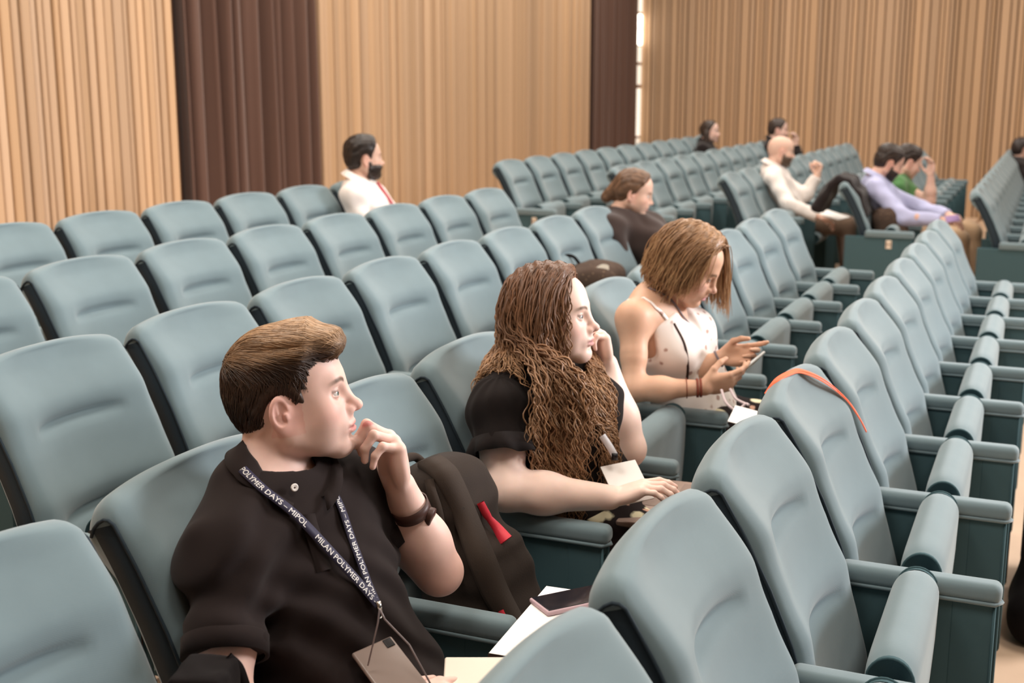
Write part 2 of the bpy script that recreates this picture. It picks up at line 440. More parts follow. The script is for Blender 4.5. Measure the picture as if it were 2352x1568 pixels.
# ------------------------------------------------------------------ smooth solid modelling (distance fields -> one mesh)
def _n(v): v = np.asarray(v, float); return v/(np.linalg.norm(v)+1e-12)
class Cap:
    """tapered capsule a-b"""
    def __init__(s, a, b, ra, rb, k=.02, op='u'):
        s.a = np.asarray(a, float); s.b = np.asarray(b, float); s.ra = ra; s.rb = rb; s.k = k; s.op = op
        s.c = (s.a+s.b)/2; s.R = np.linalg.norm(s.b-s.a)/2+max(ra, rb)
    def d(s, P):
        ab = s.b-s.a; L = ab@ab+1e-12; ap = P-s.a.astype(np.float32)
        t = np.clip(ap@(ab/L).astype(np.float32), 0, 1); q = ap-t[:, None]*ab.astype(np.float32)
        return np.sqrt(np.einsum('ij,ij->i', q, q))-(s.ra+(s.rb-s.ra)*t)
class Ell:
    """ellipsoid with optional 3x3 axes (rows are the local axes)"""
    def __init__(s, c, r, A=None, k=.02, op='u'):
        s.c = np.asarray(c, float); s.r = np.asarray(r, float); s.A = np.eye(3) if A is None else np.asarray(A, float); s.k = k; s.op = op; s.R = s.r.max()
    def d(s, P):
        q = (P-s.c.astype(np.float32))@s.A.T.astype(np.float32)
        k0 = np.sqrt((((q/s.r.astype(np.float32))**2)).sum(1)); k1 = np.sqrt((((q/(s.r**2).astype(np.float32))**2)).sum(1))
        return np.where(k1 > 1e-9, k0*(k0-1)/np.maximum(k1, 1e-9), -s.r.min())
class Box:
    def __init__(s, c, h, A=None, rad=.005, k=.01, op='u'):
        s.c = np.asarray(c, float); s.h = np.asarray(h, float); s.A = np.eye(3) if A is None else np.asarray(A, float); s.rad = rad; s.k = k; s.op = op; s.R = np.linalg.norm(s.h)
    def d(s, P):
        q = np.abs((P-s.c.astype(np.float32))@s.A.T.astype(np.float32))-(s.h-s.rad).astype(np.float32)
        return np.linalg.norm(np.maximum(q, 0), axis=1)+np.minimum(q.max(1), 0)-s.rad
class Half:
    """half space: keeps the side n.(p-o) < 0 when intersecting"""
    def __init__(s, o, n, k=.004, op='i'): s.c = np.asarray(o, float); s.n = _n(n); s.k = k; s.op = op; s.R = 1e9
    def d(s, P): return (P-s.c.astype(np.float32))@s.n.astype(np.float32)
class Grp:
    """a sub-model with its own order of operations"""
    def __init__(s, items, k=.01, op='u', grow=0.0):
        s.items = items; s.k = k; s.op = op; s.grow = grow
        cs = [i for i in items if i.op == 'u']; s.c = np.mean([i.c for i in cs], 0)
        s.R = max(np.linalg.norm(i.c-s.c)+i.R for i in cs)+abs(grow)
    def d(s, P): return evalsdf(s.items, P)-s.grow
class Fn:
    def __init__(s, f, c, R, k=.01, op='u'): s.f = f; s.c = np.asarray(c, float); s.R = R; s.k = k; s.op = op
    def d(s, P): return s.f(P)
def smin(a, b, k):
    if k <= 0: return np.minimum(a, b)
    h = np.maximum(k-np.abs(a-b), 0)/k
    return np.minimum(a, b)-h*h*k*.25
def evalsdf(items, P, far=None):
    d = np.full(len(P), 9.0, np.float32); first = True
    for it in items:
        e = it.d(P)
        if it.op == 'u': d = e if first else smin(d, e, it.k); first = False
        elif it.op == 's': d = -smin(-d, e, it.k)
        elif it.op == 'i': d = -smin(-d, -e, it.k)
    return d.astype(np.float32)
def surface(items, h, post=None, lo=None, hi=None, margin=.01):
    """naive surface nets over the sparse blocks that the surface crosses"""
    us = [i for i in items if i.op == 'u']
    if lo is None: lo = np.min([i.c-i.R for i in us], 0)-margin
    if hi is None: hi = np.max([i.c+i.R for i in us], 0)+margin
    lo = np.asarray(lo, float); hi = np.asarray(hi, float)
    B = 12; bs = B*h; nb = np.ceil((hi-lo)/bs).astype(int)+1
    ii = np.stack(np.meshgrid(*[np.arange(n) for n in nb], indexing='ij'), -1).reshape(-1, 3)
    ctr = (lo+(ii+.5)*bs).astype(np.float32); rad = bs*.5*math.sqrt(3)
    dc = evalsdf(items, ctr)
    if post: dc = dc+post(ctr)*0
    act = np.abs(dc) < rad*1.6+.03; ii = ii[act]
    nl = np.array(nb)*B+2; stride = np.array([nl[1]*nl[2], nl[2], 1], np.int64)
    loc = np.stack(np.meshgrid(*[np.arange(B+1)]*3, indexing='ij'), -1).reshape(-1, 3)
    off8 = np.array([[(c >> 2) & 1, (c >> 1) & 1, c & 1] for c in range(8)])
    keys = []; verts = []; qk = []; qs = []
    for b in ii:
        base = b*B; P = (lo+(base+loc)*h).astype(np.float32); cb = lo+(b+.5)*bs
        sub = [i for i in items if i.op != 'u' or np.linalg.norm(cb-i.c) < i.R*1.05+rad+i.k+.03]
        if not any(i.op == 'u' for i in sub): continue
        D = evalsdf(sub, P)
        if post: D = D+post(P)
        if D.min() > 0 or D.max() < 0: continue
        D = D.reshape(B+1, B+1, B+1); S = D < 0
        cs = S[:-1, :-1, :-1].astype(np.int8)
        tot = sum(S[o[0]:o[0]+B, o[1]:o[1]+B, o[2]:o[2]+B].astype(np.int8) for o in off8)
        cells = np.argwhere((tot > 0) & (tot < 8))
        if not len(cells): continue
        acc = np.zeros((len(cells), 3)); cnt = np.zeros(len(cells))
        for c0 in range(8):
            for ax in range(3):
                if off8[c0][ax]: continue
                o0 = off8[c0]; o1 = o0.copy(); o1[ax] = 1
                d0 = D[cells[:, 0]+o0[0], cells[:, 1]+o0[1], cells[:, 2]+o0[2]]; d1 = D[cells[:, 0]+o1[0], cells[:, 1]+o1[1], cells[:, 2]+o1[2]]
                m = (d0 < 0) != (d1 < 0); t = np.where(m, d0/np.where(m, d0-d1, 1), 0)
                p = np.tile(o0.astype(float), (len(cells), 1)); p[:, ax] += t
                acc += p*m[:, None]; cnt += m
        verts.append(lo+(base+cells+acc/cnt[:, None])*h); keys.append((base+cells)@stride)
        for ax in range(3):
            sl0 = [slice(0, B)]*3; sl1 = list(sl0); sl1[ax] = slice(1, B+1)
            A0 = S[tuple(sl0)]; A1 = S[tuple(sl1)]; e = np.argwhere(A0 != A1)
            if not len(e): continue
            fl = A0[e[:, 0], e[:, 1], e[:, 2]]; u, w = (ax+1) % 3, (ax+2) % 3; g = base+e
            ok = (g[:, u] > 0) & (g[:, w] > 0); g = g[ok]; fl = fl[ok]
            q = []
            for du, dw in ((0, 0), (-1, 0), (-1, -1), (0, -1)):
                t = g.copy(); t[:, u] += du; t[:, w] += dw; q.append(t@stride)
            q = np.stack(q, 1); q[~fl] = q[~fl][:, ::-1]; qk.append(q)
    keys = np.concatenate(keys); verts = np.concatenate(verts); Q = np.concatenate(qk)
    od = np.argsort(keys); ks = keys[od]; pos = np.searchsorted(ks, Q); pos = np.clip(pos, 0, len(ks)-1)
    good = (ks[pos] == Q).all(1); F = od[pos[good]]
    return verts, F.astype(np.int32)
def at(u, v, dep):
    """world point seen at photo pixel u,v at the given depth"""
    return CAM+dep*(FWD+RIGHT*(u-1176)/FPX-UP*(v-784)/FPX)
def frame(fwd, up):
    """rows: forward, left, up"""
    f = _n(fwd); u = np.asarray(up, float); u = _n(u-f*(u@f)); return np.stack([f, np.cross(u, f), u])
def az(deg, pitch=0, roll=0):
    """frame facing azimuth deg (world), pitched down and rolled (towards own right)"""
    a, p, r = map(math.radians, (deg, pitch, roll))
    f = np.array([math.cos(a)*math.cos(p), math.sin(a)*math.cos(p), -math.sin(p)])
    l = np.array([-math.sin(a), math.cos(a), 0]); u = np.cross(f, l)
    l2 = l*math.cos(r)+u*math.sin(r); u2 = u*math.cos(r)-l*math.sin(r)
    return np.stack([f, l2, u2])

# ------------------------------------------------------------------ heads and hands
def head_items(c, A, s=1.0, fem=False, beard=False, mouth=0.0, eye_open=1.0):
    """face and skull about the ear-level centre c; A rows forward,left,up"""
    c = np.asarray(c, float); T = lambda p: c+s*(np.asarray(p, float)@A)
    def E(p, r, k=.02, op='u', R=None): return Ell(T(p), np.asarray(r)*s, A if R is None else R@A, k*s, op)
    def C(a, b, ra, rb, k=.015, op='u'): return Cap(T(a), T(b), ra*s, rb*s, k*s, op)
    jw = .050 if fem else .054; jr = .020 if fem else .024
    it = [E((-.012, 0, .042), (.096, .0735, .083), .01), E((.036, 0, .050), (.055, .060, .058), .03),
          E((.034, 0, -.016), (.056, .060, .079), .03), E((-.055, 0, .005), (.045, .055, .060), .03)]
    for y in (-1, 1):
        it += [C((.000, y*jw, -.048), (.068, y*.014, -.089), jr, .017, .03), C((.004, y*.050, -.012), (.0, y*(jw-.004), -.05), .018, .019, .03),
               E((.060, y*.036, -.022), (.026, .028, .026), .03), E((.044, y*.036, -.052), (.030, .022, .030), .03)]
    it += [E((.076, 0, -.090), (.018, .022, .015), .025), C((.079, -.026, .030), (.079, .026, .030), .013 if not fem else .010, .013 if not fem else .010, .022)]
    for y in (-1, 1):
        it += [E((.098, y*.033, .007), (.017, .021, .012), .012, 's')]
    it += [C((.088, 0, .024), (.108, 0, -.018), .0065, .0085, .018), E((.1125, 0, -.0235), (.0115, .0105, .0095), .010)]
    for y in (-1, 1): it += [E((.0985, y*.0125, -.0275), (.0115, .0068, .0080), .006)]
    it += [E((.0835, 0, -.050), (.018, .030, .022), .02)]
    for y in (-1, 1): it += [E((.108, y*.0065, -.0345), (.007, .0036, .0035), .003, 's')]
    it += [E((.0985, 0, -.0530), (.0075, .021, .0055), .006), E((.0975, 0, -.0640), (.0080, .018, .0065), .006),
           E((.108, 0, -.0585), (.013, .024, .0013+mouth), .004, 's'), E((.0975, 0, -.0755), (.009, .016, .004), .008, 's')]
    # eyelids around the eyeballs
    for y in (-1, 1):
        ec = T((.0775, y*.0315, .0085))
        op_hi, op_lo = 17*eye_open, -16*eye_open
        def lid(P, ec=ec, hi=op_hi, lo=op_lo):
            q = (P-ec.astype(np.float32))@A.T.astype(np.float32)/s
            r = np.sqrt((q*q).sum(1)); sh = (r-.0142)
            n1 = np.array([-math.sin(math.radians(hi)), 0, math.cos(math.radians(hi))]); n2 = np.array([math.sin(math.radians(lo)), 0, -math.cos(math.radians(lo))])
            gap = np.maximum(np.maximum(q@n1.astype(np.float32), q@n2.astype(np.float32)), -(q[:, 0]-.001))
            gap = np.maximum(gap, np.abs(q[:, 1])-.0125)
            return np.maximum(sh, -gap)*s
        it += [Fn(lid, ec, .0145*s, .004*s)]
    # ears
    for y in (-1, 1):
        Re = frame((.88, -y*.46, .0), (-.24, y*.16, .95))
        ec = np.array((-.006, y*.0785, -.006))
        ear = [Ell(T(ec), np.array((.0205, .0090, .0340))*s, Re@A, .01, 'u'), Ell(T(ec+np.array((.002, -y*.0, -.026))), np.array((.010, .006, .012))*s, Re@A, .008*s, 'u'),
               Ell(T(ec+np.array((.0015, y*.0075, .004))), np.array((.0125, .0072, .0215))*s, Re@A, .003*s, 's')]
        ear += [Cap(T(ec+np.array((-.006, y*.003, .016))), T(ec+np.array((-.004, y*.0025, -.012))), .0030*s, .0030*s, .004*s, 'u'),
                Cap(T(ec+np.array((.009, y*.001, -.006))), T(ec+np.array((.008, y*.002, .000))), .0045*s, .004*s, .004*s, 'u')]
        it += [Grp(ear, .006*s)]
    return it
def head_colors(V, c, A, s, base, lip, blush, brow=None, stubble=None, sock=.0):
    q = (V-np.asarray(c))@A.T/s; col = np.tile(np.asarray(base, float), (len(V), 1)); x, y, z = q.T; ay = np.abs(y)
    def mixin(w, cc): 
        w = np.clip(w, 0, 1)[:, None]; col[:] = col*(1-w)+np.asarray(cc)*w
    inhead = (np.abs(x) < .14) & (ay < .10) & (z > -.13) & (z < .14)
    g = lambda cx, cy, cz, sx, sy, sz: np.exp(-((x-cx)/sx)**2-((ay-cy)/sy)**2-((z-cz)/sz)**2)*inhead
    mixin(.55*g(.07, .045, -.022, .03, .022, .022), blush); mixin(.6*g(.112, 0, -.024, .012, .014, .012), blush); mixin(.45*(ay > .068)*(x < .03)*(x > -.03)*(z < .04)*(z > -.045)*inhead, blush)
    if stubble is not None:
        mixin(.55*np.clip((-.03-z)/.02, 0, 1)*np.clip((x+.0)/.02, 0, 1)*(z > -.125)*(1-np.exp(-((x-.1)/.012)**2-(y/.026)**2-((z+.058)/.012)**2))*inhead, stubble)
    mixin(1.4*(x > .085)*np.exp(-(y/.020)**4-((z+.0585)/.0085)**4)*inhead, lip)
    mixin(.8*g(.1, 0, -.0585, .03, .019, .0016), np.asarray(lip)*.45)
    mixin(.9*np.exp(-((x-.105)/.01)**2-((ay-.0065)/.004)**2-((z+.0335)/.003)**2)*inhead, np.asarray(lip)*.35)
    if brow is not None:
        zb = .0265+.006*np.sin(np.clip((ay-.012)/.04, 0, 1)*math.pi)
        mixin(1.5*np.clip((x-.05)/.01, 0, 1)*np.clip((ay-.011)/.004, 0, 1)*np.clip((.052-ay)/.012, 0, 1)*np.exp(-((z-zb)/.0042)**4)*inhead*.62, brow)
    rr = np.sqrt((x-.0775)**2+(ay-.0315)**2+(z-.0085)**2)
    mixin(.8*(rr < .0168)*np.exp(-((z-.0135)/.0032)**2)*(x > .08), np.asarray(base)*.22); mixin(.45*(rr < .0165)*np.exp(-((z-.0035)/.002)**2)*(x > .08), np.asarray(base)*.4)
    return col
def eyeball(c, A, s, side, gaze, parent, iris):
    """eyeball with iris and pupil coloured by direction"""
    ec = np.asarray(c)+s*(np.array((.0775, side*.0315, .0085))@A); r = .0128*s; gz = _n(np.asarray(gaze))
    n, m = 28, 20; V = []; F = []
    t = gz; a = _n(np.cross(t, (0, 0, 1.0))); b = np.cross(a, t)
    V.append(ec+r*t*1.03)
    for i in range(1, m):
        th = math.pi*i/m if i > 8 else math.radians(34)*(i/8)
        if i > 8: th = math.radians(34)+(math.pi-math.radians(34))*(i-8)/(m-8)
        for j in range(n): ph = 2*math.pi*j/n; V.append(ec+r*(math.cos(th)*t+math.sin(th)*(math.cos(ph)*a+math.sin(ph)*b)))
    V = np.array(V); F = [(0, 1+j, 1+(j+1) % n) for j in range(n)]
    for i in range(m-2):
        for j in range(n): F.append((1+i*n+j, 1+(i+1)*n+j, 1+(i+1)*n+(j+1) % n, 1+i*n+(j+1) % n))
    ct = ((V-ec)@t)/np.linalg.norm(V-ec, axis=1); ang = np.degrees(np.arccos(np.clip(ct, -1, 1)))
    col = np.tile(np.array((.62, .58, .55)), (len(V), 1)); col[ang < 27] = np.asarray(iris)*.8; col[ang < 23] = iris; col[ang < 11] = (.008, .007, .007)
    return mesh_obj('eye', V, F, M['eye'], parent, cols=col)
M['eye'] = material('eye', (1, 1, 1, 1), .12, spec=.5, attr=True)
def finger(base, dirs, lens, rads, k=.004):
    """chain of tapered capsules; returns items and tip"""
    p = np.asarray(base, float); it = []
    for i, (d, l) in enumerate(zip(dirs, lens)):
        q = p+_n(d)*l; it.append(Cap(p, q, rads[i], rads[i+1], k if i else .007)); p = q
    return it, p
def hand_items(wrist, fwd, palm, curl, side, s=1.0, spread=1.0, thumb=None, wr=(.026, .019)):
    """wrist point, direction to the knuckles, palm normal, per-finger curls [(mcp,pip,dip)*4], side +1 when the thumb is on cross(fwd,palm) side"""
    f = _n(fwd); n = np.asarray(palm, float); n = _n(n-f*(n@f)); t = side*np.cross(f, n)      # t: towards the thumb
    w = np.asarray(wrist, float); P = lambda a, b, c_: w+s*(f*a+t*b+n*c_)
    A = np.stack([f, t, n]); it = []
    it += [Ell(P(.048, -.002, .001), np.array((.050, .038, .0145))*s, A, .012), Ell(P(.0, 0, 0), np.array((.03, wr[0], wr[1]))*s, A, .016)]
    it += [Ell(P(.036, .024, .011), np.array((.030, .015, .013))*s, A, .012), Ell(P(.042, -.024, .008), np.array((.034, .012, .011))*s, A, .012)]
    fb = [(.090, .028), (.094, .0085), (.090, -.0105), (.081, -.0275)]
    fl = [(.041, .025, .021), (.045, .029, .022), (.042, .027, .021), (.033, .020, .019)]
    fr = [(.0098, .0088, .0079, .0066), (.0100, .0090, .0080, .0067), (.0096, .0085, .0076, .0064), (.0086, .0075, .0067, .0056)]
    tips = []
    for i in range(4):
        a, b = fb[i]; it.append(Cap(P(.035, b*.75, 0), P(a, b, -.002), .011*s, .0112*s, .012))
        ang = 0; dirs = []; sp = (b*.0 + (1.5-i)*.055*spread)
        for cdeg in curl[i]:
            ang += math.radians(cdeg); dirs.append(f*math.cos(ang)+n*math.sin(ang)+t*sp*max(0, math.cos(ang)))
        fi, tip = finger(P(a, b, -.002), dirs, [x*s for x in fl[i]], [x*s for x in fr[i]])
        it.append(Grp(fi, .0035)); tips.append((tip, dirs[-1]))
    th = thumb or [(.55, .80, .25), (.80, .45, .35), (.95, .15, .25)]
    dirs = [f*a+t*b+n*c_ for a, b, c_ in th]
    fi, tip = finger(P(.012, .022, .006), dirs, [.046*s, .034*s, .028*s], [.0145*s, .0112*s, .0100*s, .0078*s])
    it.append(Grp(fi, .010)); tips.append((tip, dirs[-1]))
    return it, tips
def noise3(P, sc, seed=0):
    q = P*sc; a = np.sin(q[:, 0]*1.3+seed)+np.sin(q[:, 1]*1.7+seed*2.1)+np.sin(q[:, 2]*1.1+seed*.7)
    return (np.sin(q[:, 0]+1.5*a+seed)+np.sin(q[:, 1]*1.2-1.3*a)+np.sin(q[:, 2]*.9+1.1*a+seed*3))/3
# ------------------------------------------------------------------ hair from strands
class Strands:
    def __init__(s): s.V = []; s.F = []; s.C = []; s.n = 0
    def add(s, P, r, col, n=5, tip=None):
        P = np.asarray(P, float); k = len(P); t = np.linspace(0, 1, k); rr = r*np.clip(np.minimum(1, (1-t)*3+.25), 0, 1)
        V, F = tube_arrays(P, rr, n, cap=False); V = np.asarray(V)
        cc = np.tile(np.asarray(col, float), (len(V), 1))
        if tip is not None: tt = np.repeat(t, n)[:, None]; cc = cc*(1-tt)+np.asarray(tip)*tt
        s.V.append(V); s.F.append(np.asarray(F)+s.n); s.C.append(cc); s.n += len(V)
    def build(s, name, mat, parent):
        return mesh_obj(name, np.concatenate(s.V), np.concatenate(s.F).astype(np.int32), mat, parent, cols=np.concatenate(s.C))
M['hair'] = material('hair', (1, 1, 1, 1), .42, spec=.35, attr=True)
M['skin'] = material('skin', (1, 1, 1, 1), .5, spec=.35, attr=True, sss=.25, bump=('noise', 260, .05, .001), var=(26, .05))
def cloth(name, color, bump=('noise', 160, .12, .002), rough=.9, sheen=.2, var=(14, .06), spec=.1): return material(name, color, rough, sheen=sheen, bump=bump, var=var, spec=spec)
# ------------------------------------------------------------------ people: shared helpers
import time as _time
RES = 1.0
def grad(items, P, e=.002):
    g = np.stack([evalsdf(items, (P+d).astype(np.float32))-evalsdf(items, (P-d).astype(np.float32)) for d in np.eye(3)*e], 1)/(2*e)
    return g/(np.linalg.norm(g, axis=1)[:, None]+1e-9)
def stick(items, P, off=0.0, it=4):
    """moves points onto the surface at a given clearance"""
    P = np.asarray(P, float).copy()
    for _ in range(it): P -= grad(items, P)*(evalsdf(items, P.astype(np.float32))-off)[:, None]
    return P
def hit(u, v, items, off=0.0, d0=1.3, d1=14.):
    """first point of a solid along the sight line through photo pixel u,v"""
    r = FWD+RIGHT*(u-1176)/FPX-UP*(v-784)/FPX; L = np.linalg.norm(r); t = d0
    for _ in range(140):
        e = float(evalsdf(items, (CAM+r*t)[None].astype(np.float32))[0])-off
        if e < .0006: break
        t += max(e, .0006)/L*.9
        if t > d1: break
    return CAM+r*t
def spline(P, n=40):
    P = np.asarray(P, float); k = len(P); out = []
    Q = np.vstack([2*P[0]-P[1], P, 2*P[-1]-P[-2]])
    for u in np.linspace(0, k-1, n):
        i = min(int(u), k-2); t = u-i; a, b, c, d = Q[i], Q[i+1], Q[i+2], Q[i+3]
        out.append(.5*((2*b)+(c-a)*t+(2*a-5*b+4*c-d)*t*t+(3*b-a-3*c+d)*t**3))
    return np.array(out)
def ribbon(name, P, N, w, mat, parent, th=.0012):
    """flat band of width w along P with face normals N"""
    P = np.asarray(P); T = np.gradient(P, axis=0); T /= np.linalg.norm(T, axis=1)[:, None]
    N = N-T*(N*T).sum(1)[:, None]; N /= np.linalg.norm(N, axis=1)[:, None]; S = np.cross(N, T); w = np.broadcast_to(w, (len(P),))[:, None]
    G = np.stack([P-S*w/2-N*th, P-S*w/2, P+S*w/2, P+S*w/2-N*th, P-S*w/2-N*th], 1); m = MB(); m.grid(G, flip=True)
    return m.build(name, mat, parent), (P, T, N, S)
def lettering(name, text, fr, s0, height, mat, parent, lift=.0006, flip=False):
    """flat letters laid along a band frame, starting s0 metres along it"""
    P, T, N, S = fr
    cu = bpy.data.curves.new('txt', 'FONT'); cu.body = text; cu.size = height/.69; cu.resolution_u = 3
    o = bpy.data.objects.new('txt', cu); COL.objects.link(o); me = o.to_mesh()
    V = np.array([v.co[:] for v in me.vertices]); F = [tuple(p.vertices) for p in me.polygons]
    o.to_mesh_clear(); bpy.data.objects.remove(o)
    L = np.concatenate([[0], np.cumsum(np.linalg.norm(np.diff(P, axis=0), axis=1))])
    x = V[:, 0]; y = V[:, 1]-height*.5
    if flip: s = s0-x; y = -y
    else: s = s0+x
    ip = lambda A: np.stack([np.interp(s, L, A[:, i]) for i in range(3)], 1)
    X = ip(P)-ip(S)*(-y)[:, None]+ip(N)*lift
    return mesh_obj(name, X, F, mat, parent, smooth=False)
def part_surface(name, items, h, mat, parent, cols=None, post=None):
    V, F = surface(items, h, post); return mesh_obj(name, V, F, mat, parent, cols=None if cols is None else cols(V))
def tone(V, base, amt=.0):
    return np.tile(np.asarray(base, float), (len(V), 1))
def body_items(j, b, hd):
    """whole figure: j joints, b build, hd head items"""
    w = b.get('w', 1.0); it = []
    ch, ab, pe = map(np.asarray, (j['chest'], j['belly'], j['pelvis'])); nb = np.asarray(j['neck'])
    l = _n(np.asarray(j['shL'])-np.asarray(j['shR'])); up = _n(nb-ab); A = np.stack([np.cross(l, up), l, up]); A = frame(A[0], up)
    it += [Ell(pe, (.125*w, .170*w, .125), frame(A[0], (0, 0, 1)), .02), Ell(ab, (.108*b.get('belly', w), .150*b.get('belly', w), .17), A, .08), Ell(ch, (.108*w, .150*w, .185), A, .08)]
    if b.get('bust'):
        for s in (-1, 1): it.append(Ell(ch+A[0]*.075*w+A[1]*s*.075*w-A[2]*.035, (.062*b['bust'], .066*b['bust'], .066*b['bust']), A, .05))
    sr, sl = np.asarray(j['shR']), np.asarray(j['shL'])
    sw = .058*b.get('sh', 1.0); it += [Cap(sr, sl, sw*w, sw*w, .06)]
    for s in (sr, sl): it.append(Cap(nb-A[2]*.03-A[0]*.012, s+A[2]*.012*w, .044, .034*w, .06))
    for s, e, wr in (('shR', 'elR', 'wrR'), ('shL', 'elL', 'wrL')):
        S, E_, W_ = map(np.asarray, (j[s], j[e], j[wr])); a = b.get('arm', 1.0)
        it += [Cap(S, S*.45+E_*.55, .056*a, .049*a, .04), Cap(S*.5+E_*.5, E_, .048*a, .040*a, .012), Cap(E_, E_*.62+W_*.38, .041*a, .043*a, .03), Cap(E_*.65+W_*.35, W_, .042*a, .027*a, .03)]
    for s in ('R', 'L'):
        H, K = np.asarray(j['hip'+s]), np.asarray(j['kn'+s]); it.append(Cap(H, H*.35+K*.65, .085*w, .066, .05))
    hc = np.asarray(j['head']); hA = j['headA']
    it.append(Cap(nb, hc-hA[0]*.022-hA[2]*.035, .056*b.get('neckw', 1), .052*b.get('neckw', 1), .035))
    it.append(Grp(hd, .018))
    return it, A
def legs_for(pelvis, face=(0, -1, 0), knee_z=.50, spread=.10, reach=.44, shin=.06, foot_z=.05):
    f = _n(face); l = np.array((-f[1], f[0], 0)); p = np.asarray(pelvis, float); o = {}
    for s, k in ((-1, 'R'), (1, 'L')):
        o['hip'+k] = p+l*s*.09+f*.02-np.array((0, 0, .02)); kn = p+l*s*spread+f*reach; kn[2] = knee_z; o['kn'+k] = kn
        an = kn+f*shin; an[2] = foot_z+.05; o['an'+k] = an; t = an+f*.16; t[2] = foot_z; o['toe'+k] = t
    return o
def pants_items(j, w=1.0, grow=.012):
    it = [Ell(j['pelvis'], (.128*w+grow, .172*w+grow, .120), None, .02)]
    it[0].A = frame(np.asarray(j['knR'])-np.asarray(j['hipR']), (0, 0, 1))
    for s in ('R', 'L'):
        H, K, N_ = (np.asarray(j[k+s]) for k in ('hip', 'kn', 'an'))
        it += [Cap(H, K, .088*w+grow, .064+grow, .05), Cap(K, N_, .062+grow, .052+grow, .03)]
    return it
def shoe(name, j, s, mat, parent):
    N_, T_ = np.asarray(j['an'+s]), np.asarray(j['toe'+s])
    it = [Cap(N_-np.array((0, 0, .035)), T_+np.array((0, 0, .003)), .046, .040, .02), Cap(N_, N_-np.array((0, 0, .04)), .044, .046, .02), Half((0, 0, T_[2]-.035), (0, 0, -1), .005)]
    return part_surface(name, it, .008, mat, parent)
def hair_cap(hd, c, A, s, H, thick):
    """hair volume hugging the skull: H(x,y,z) > 0 where hair grows, thick(x,y,z) its depth"""
    c = np.asarray(c, float)
    skull = hd[:4]
    def f(P):
        q = (P-c.astype(np.float32))@A.T.astype(np.float32)/s; x, y, z = q.T
        t = thick(x, y, z)*np.clip(H(x, y, z)/.014, -1.5, 1)
        return (evalsdf(skull, P)-t*s).astype(np.float32)
    return [Fn(f, c, .17*s)], skull
M['grey_cloth'] = cloth('grey_trousers', srgb(150, 140, 136)); M['button'] = material('white_button', srgb(228, 222, 216), .35)
M['leather'] = material('brown_leather', srgb(66, 42, 36), .45, bump=('noise', 300, .1, .001)); M['metal'] = material('steel', srgb(190, 186, 180), .25, metal=1.0)
M['shoe'] = material('dark_shoe', srgb(48, 38, 34), .5)
def pr_px(p):
    v = np.asarray(p, float)-CAM; z = v@FWD; return np.array((1176+FPX*(v@RIGHT)/z, 784-FPX*(v@UP)/z))
def slab_at(name, ctr, u, v, size, bev, mat, parent=None, inv=None):
    """thin rounded slab: u,v its in-plane axes"""
    u = _n(u); v = np.asarray(v, float); v = _n(v-u*(v@u)); n = np.cross(u, v); m = MB(); h = np.array(size)/2; m.box(-h, h, bev); V = np.array(m.V)
    V = np.asarray(ctr)+V[:, :1]*u+V[:, 1:2]*v+V[:, 2:]*n
    if inv is not None: V = V-inv
    return mesh_obj(name, V, m.F, mat, parent), (np.asarray(ctr), u, v, n)
def main_piece(V, F):
    """drops stray specks, keeps the one connected surface"""
    lab = np.arange(len(V))
    while True:
        new = lab.copy(); mn = lab[F].min(1)
        for k in range(4): np.minimum.at(new, F[:, k], mn)
        new = new[new]
        if (new == lab).all(): break
        lab = new
    u, cnt = np.unique(lab, return_counts=True); keep = lab == u[np.argmax(cnt)]
    idx = np.cumsum(keep)-1; return V[keep], idx[F[keep[F].all(1)]].astype(np.int32), cnt
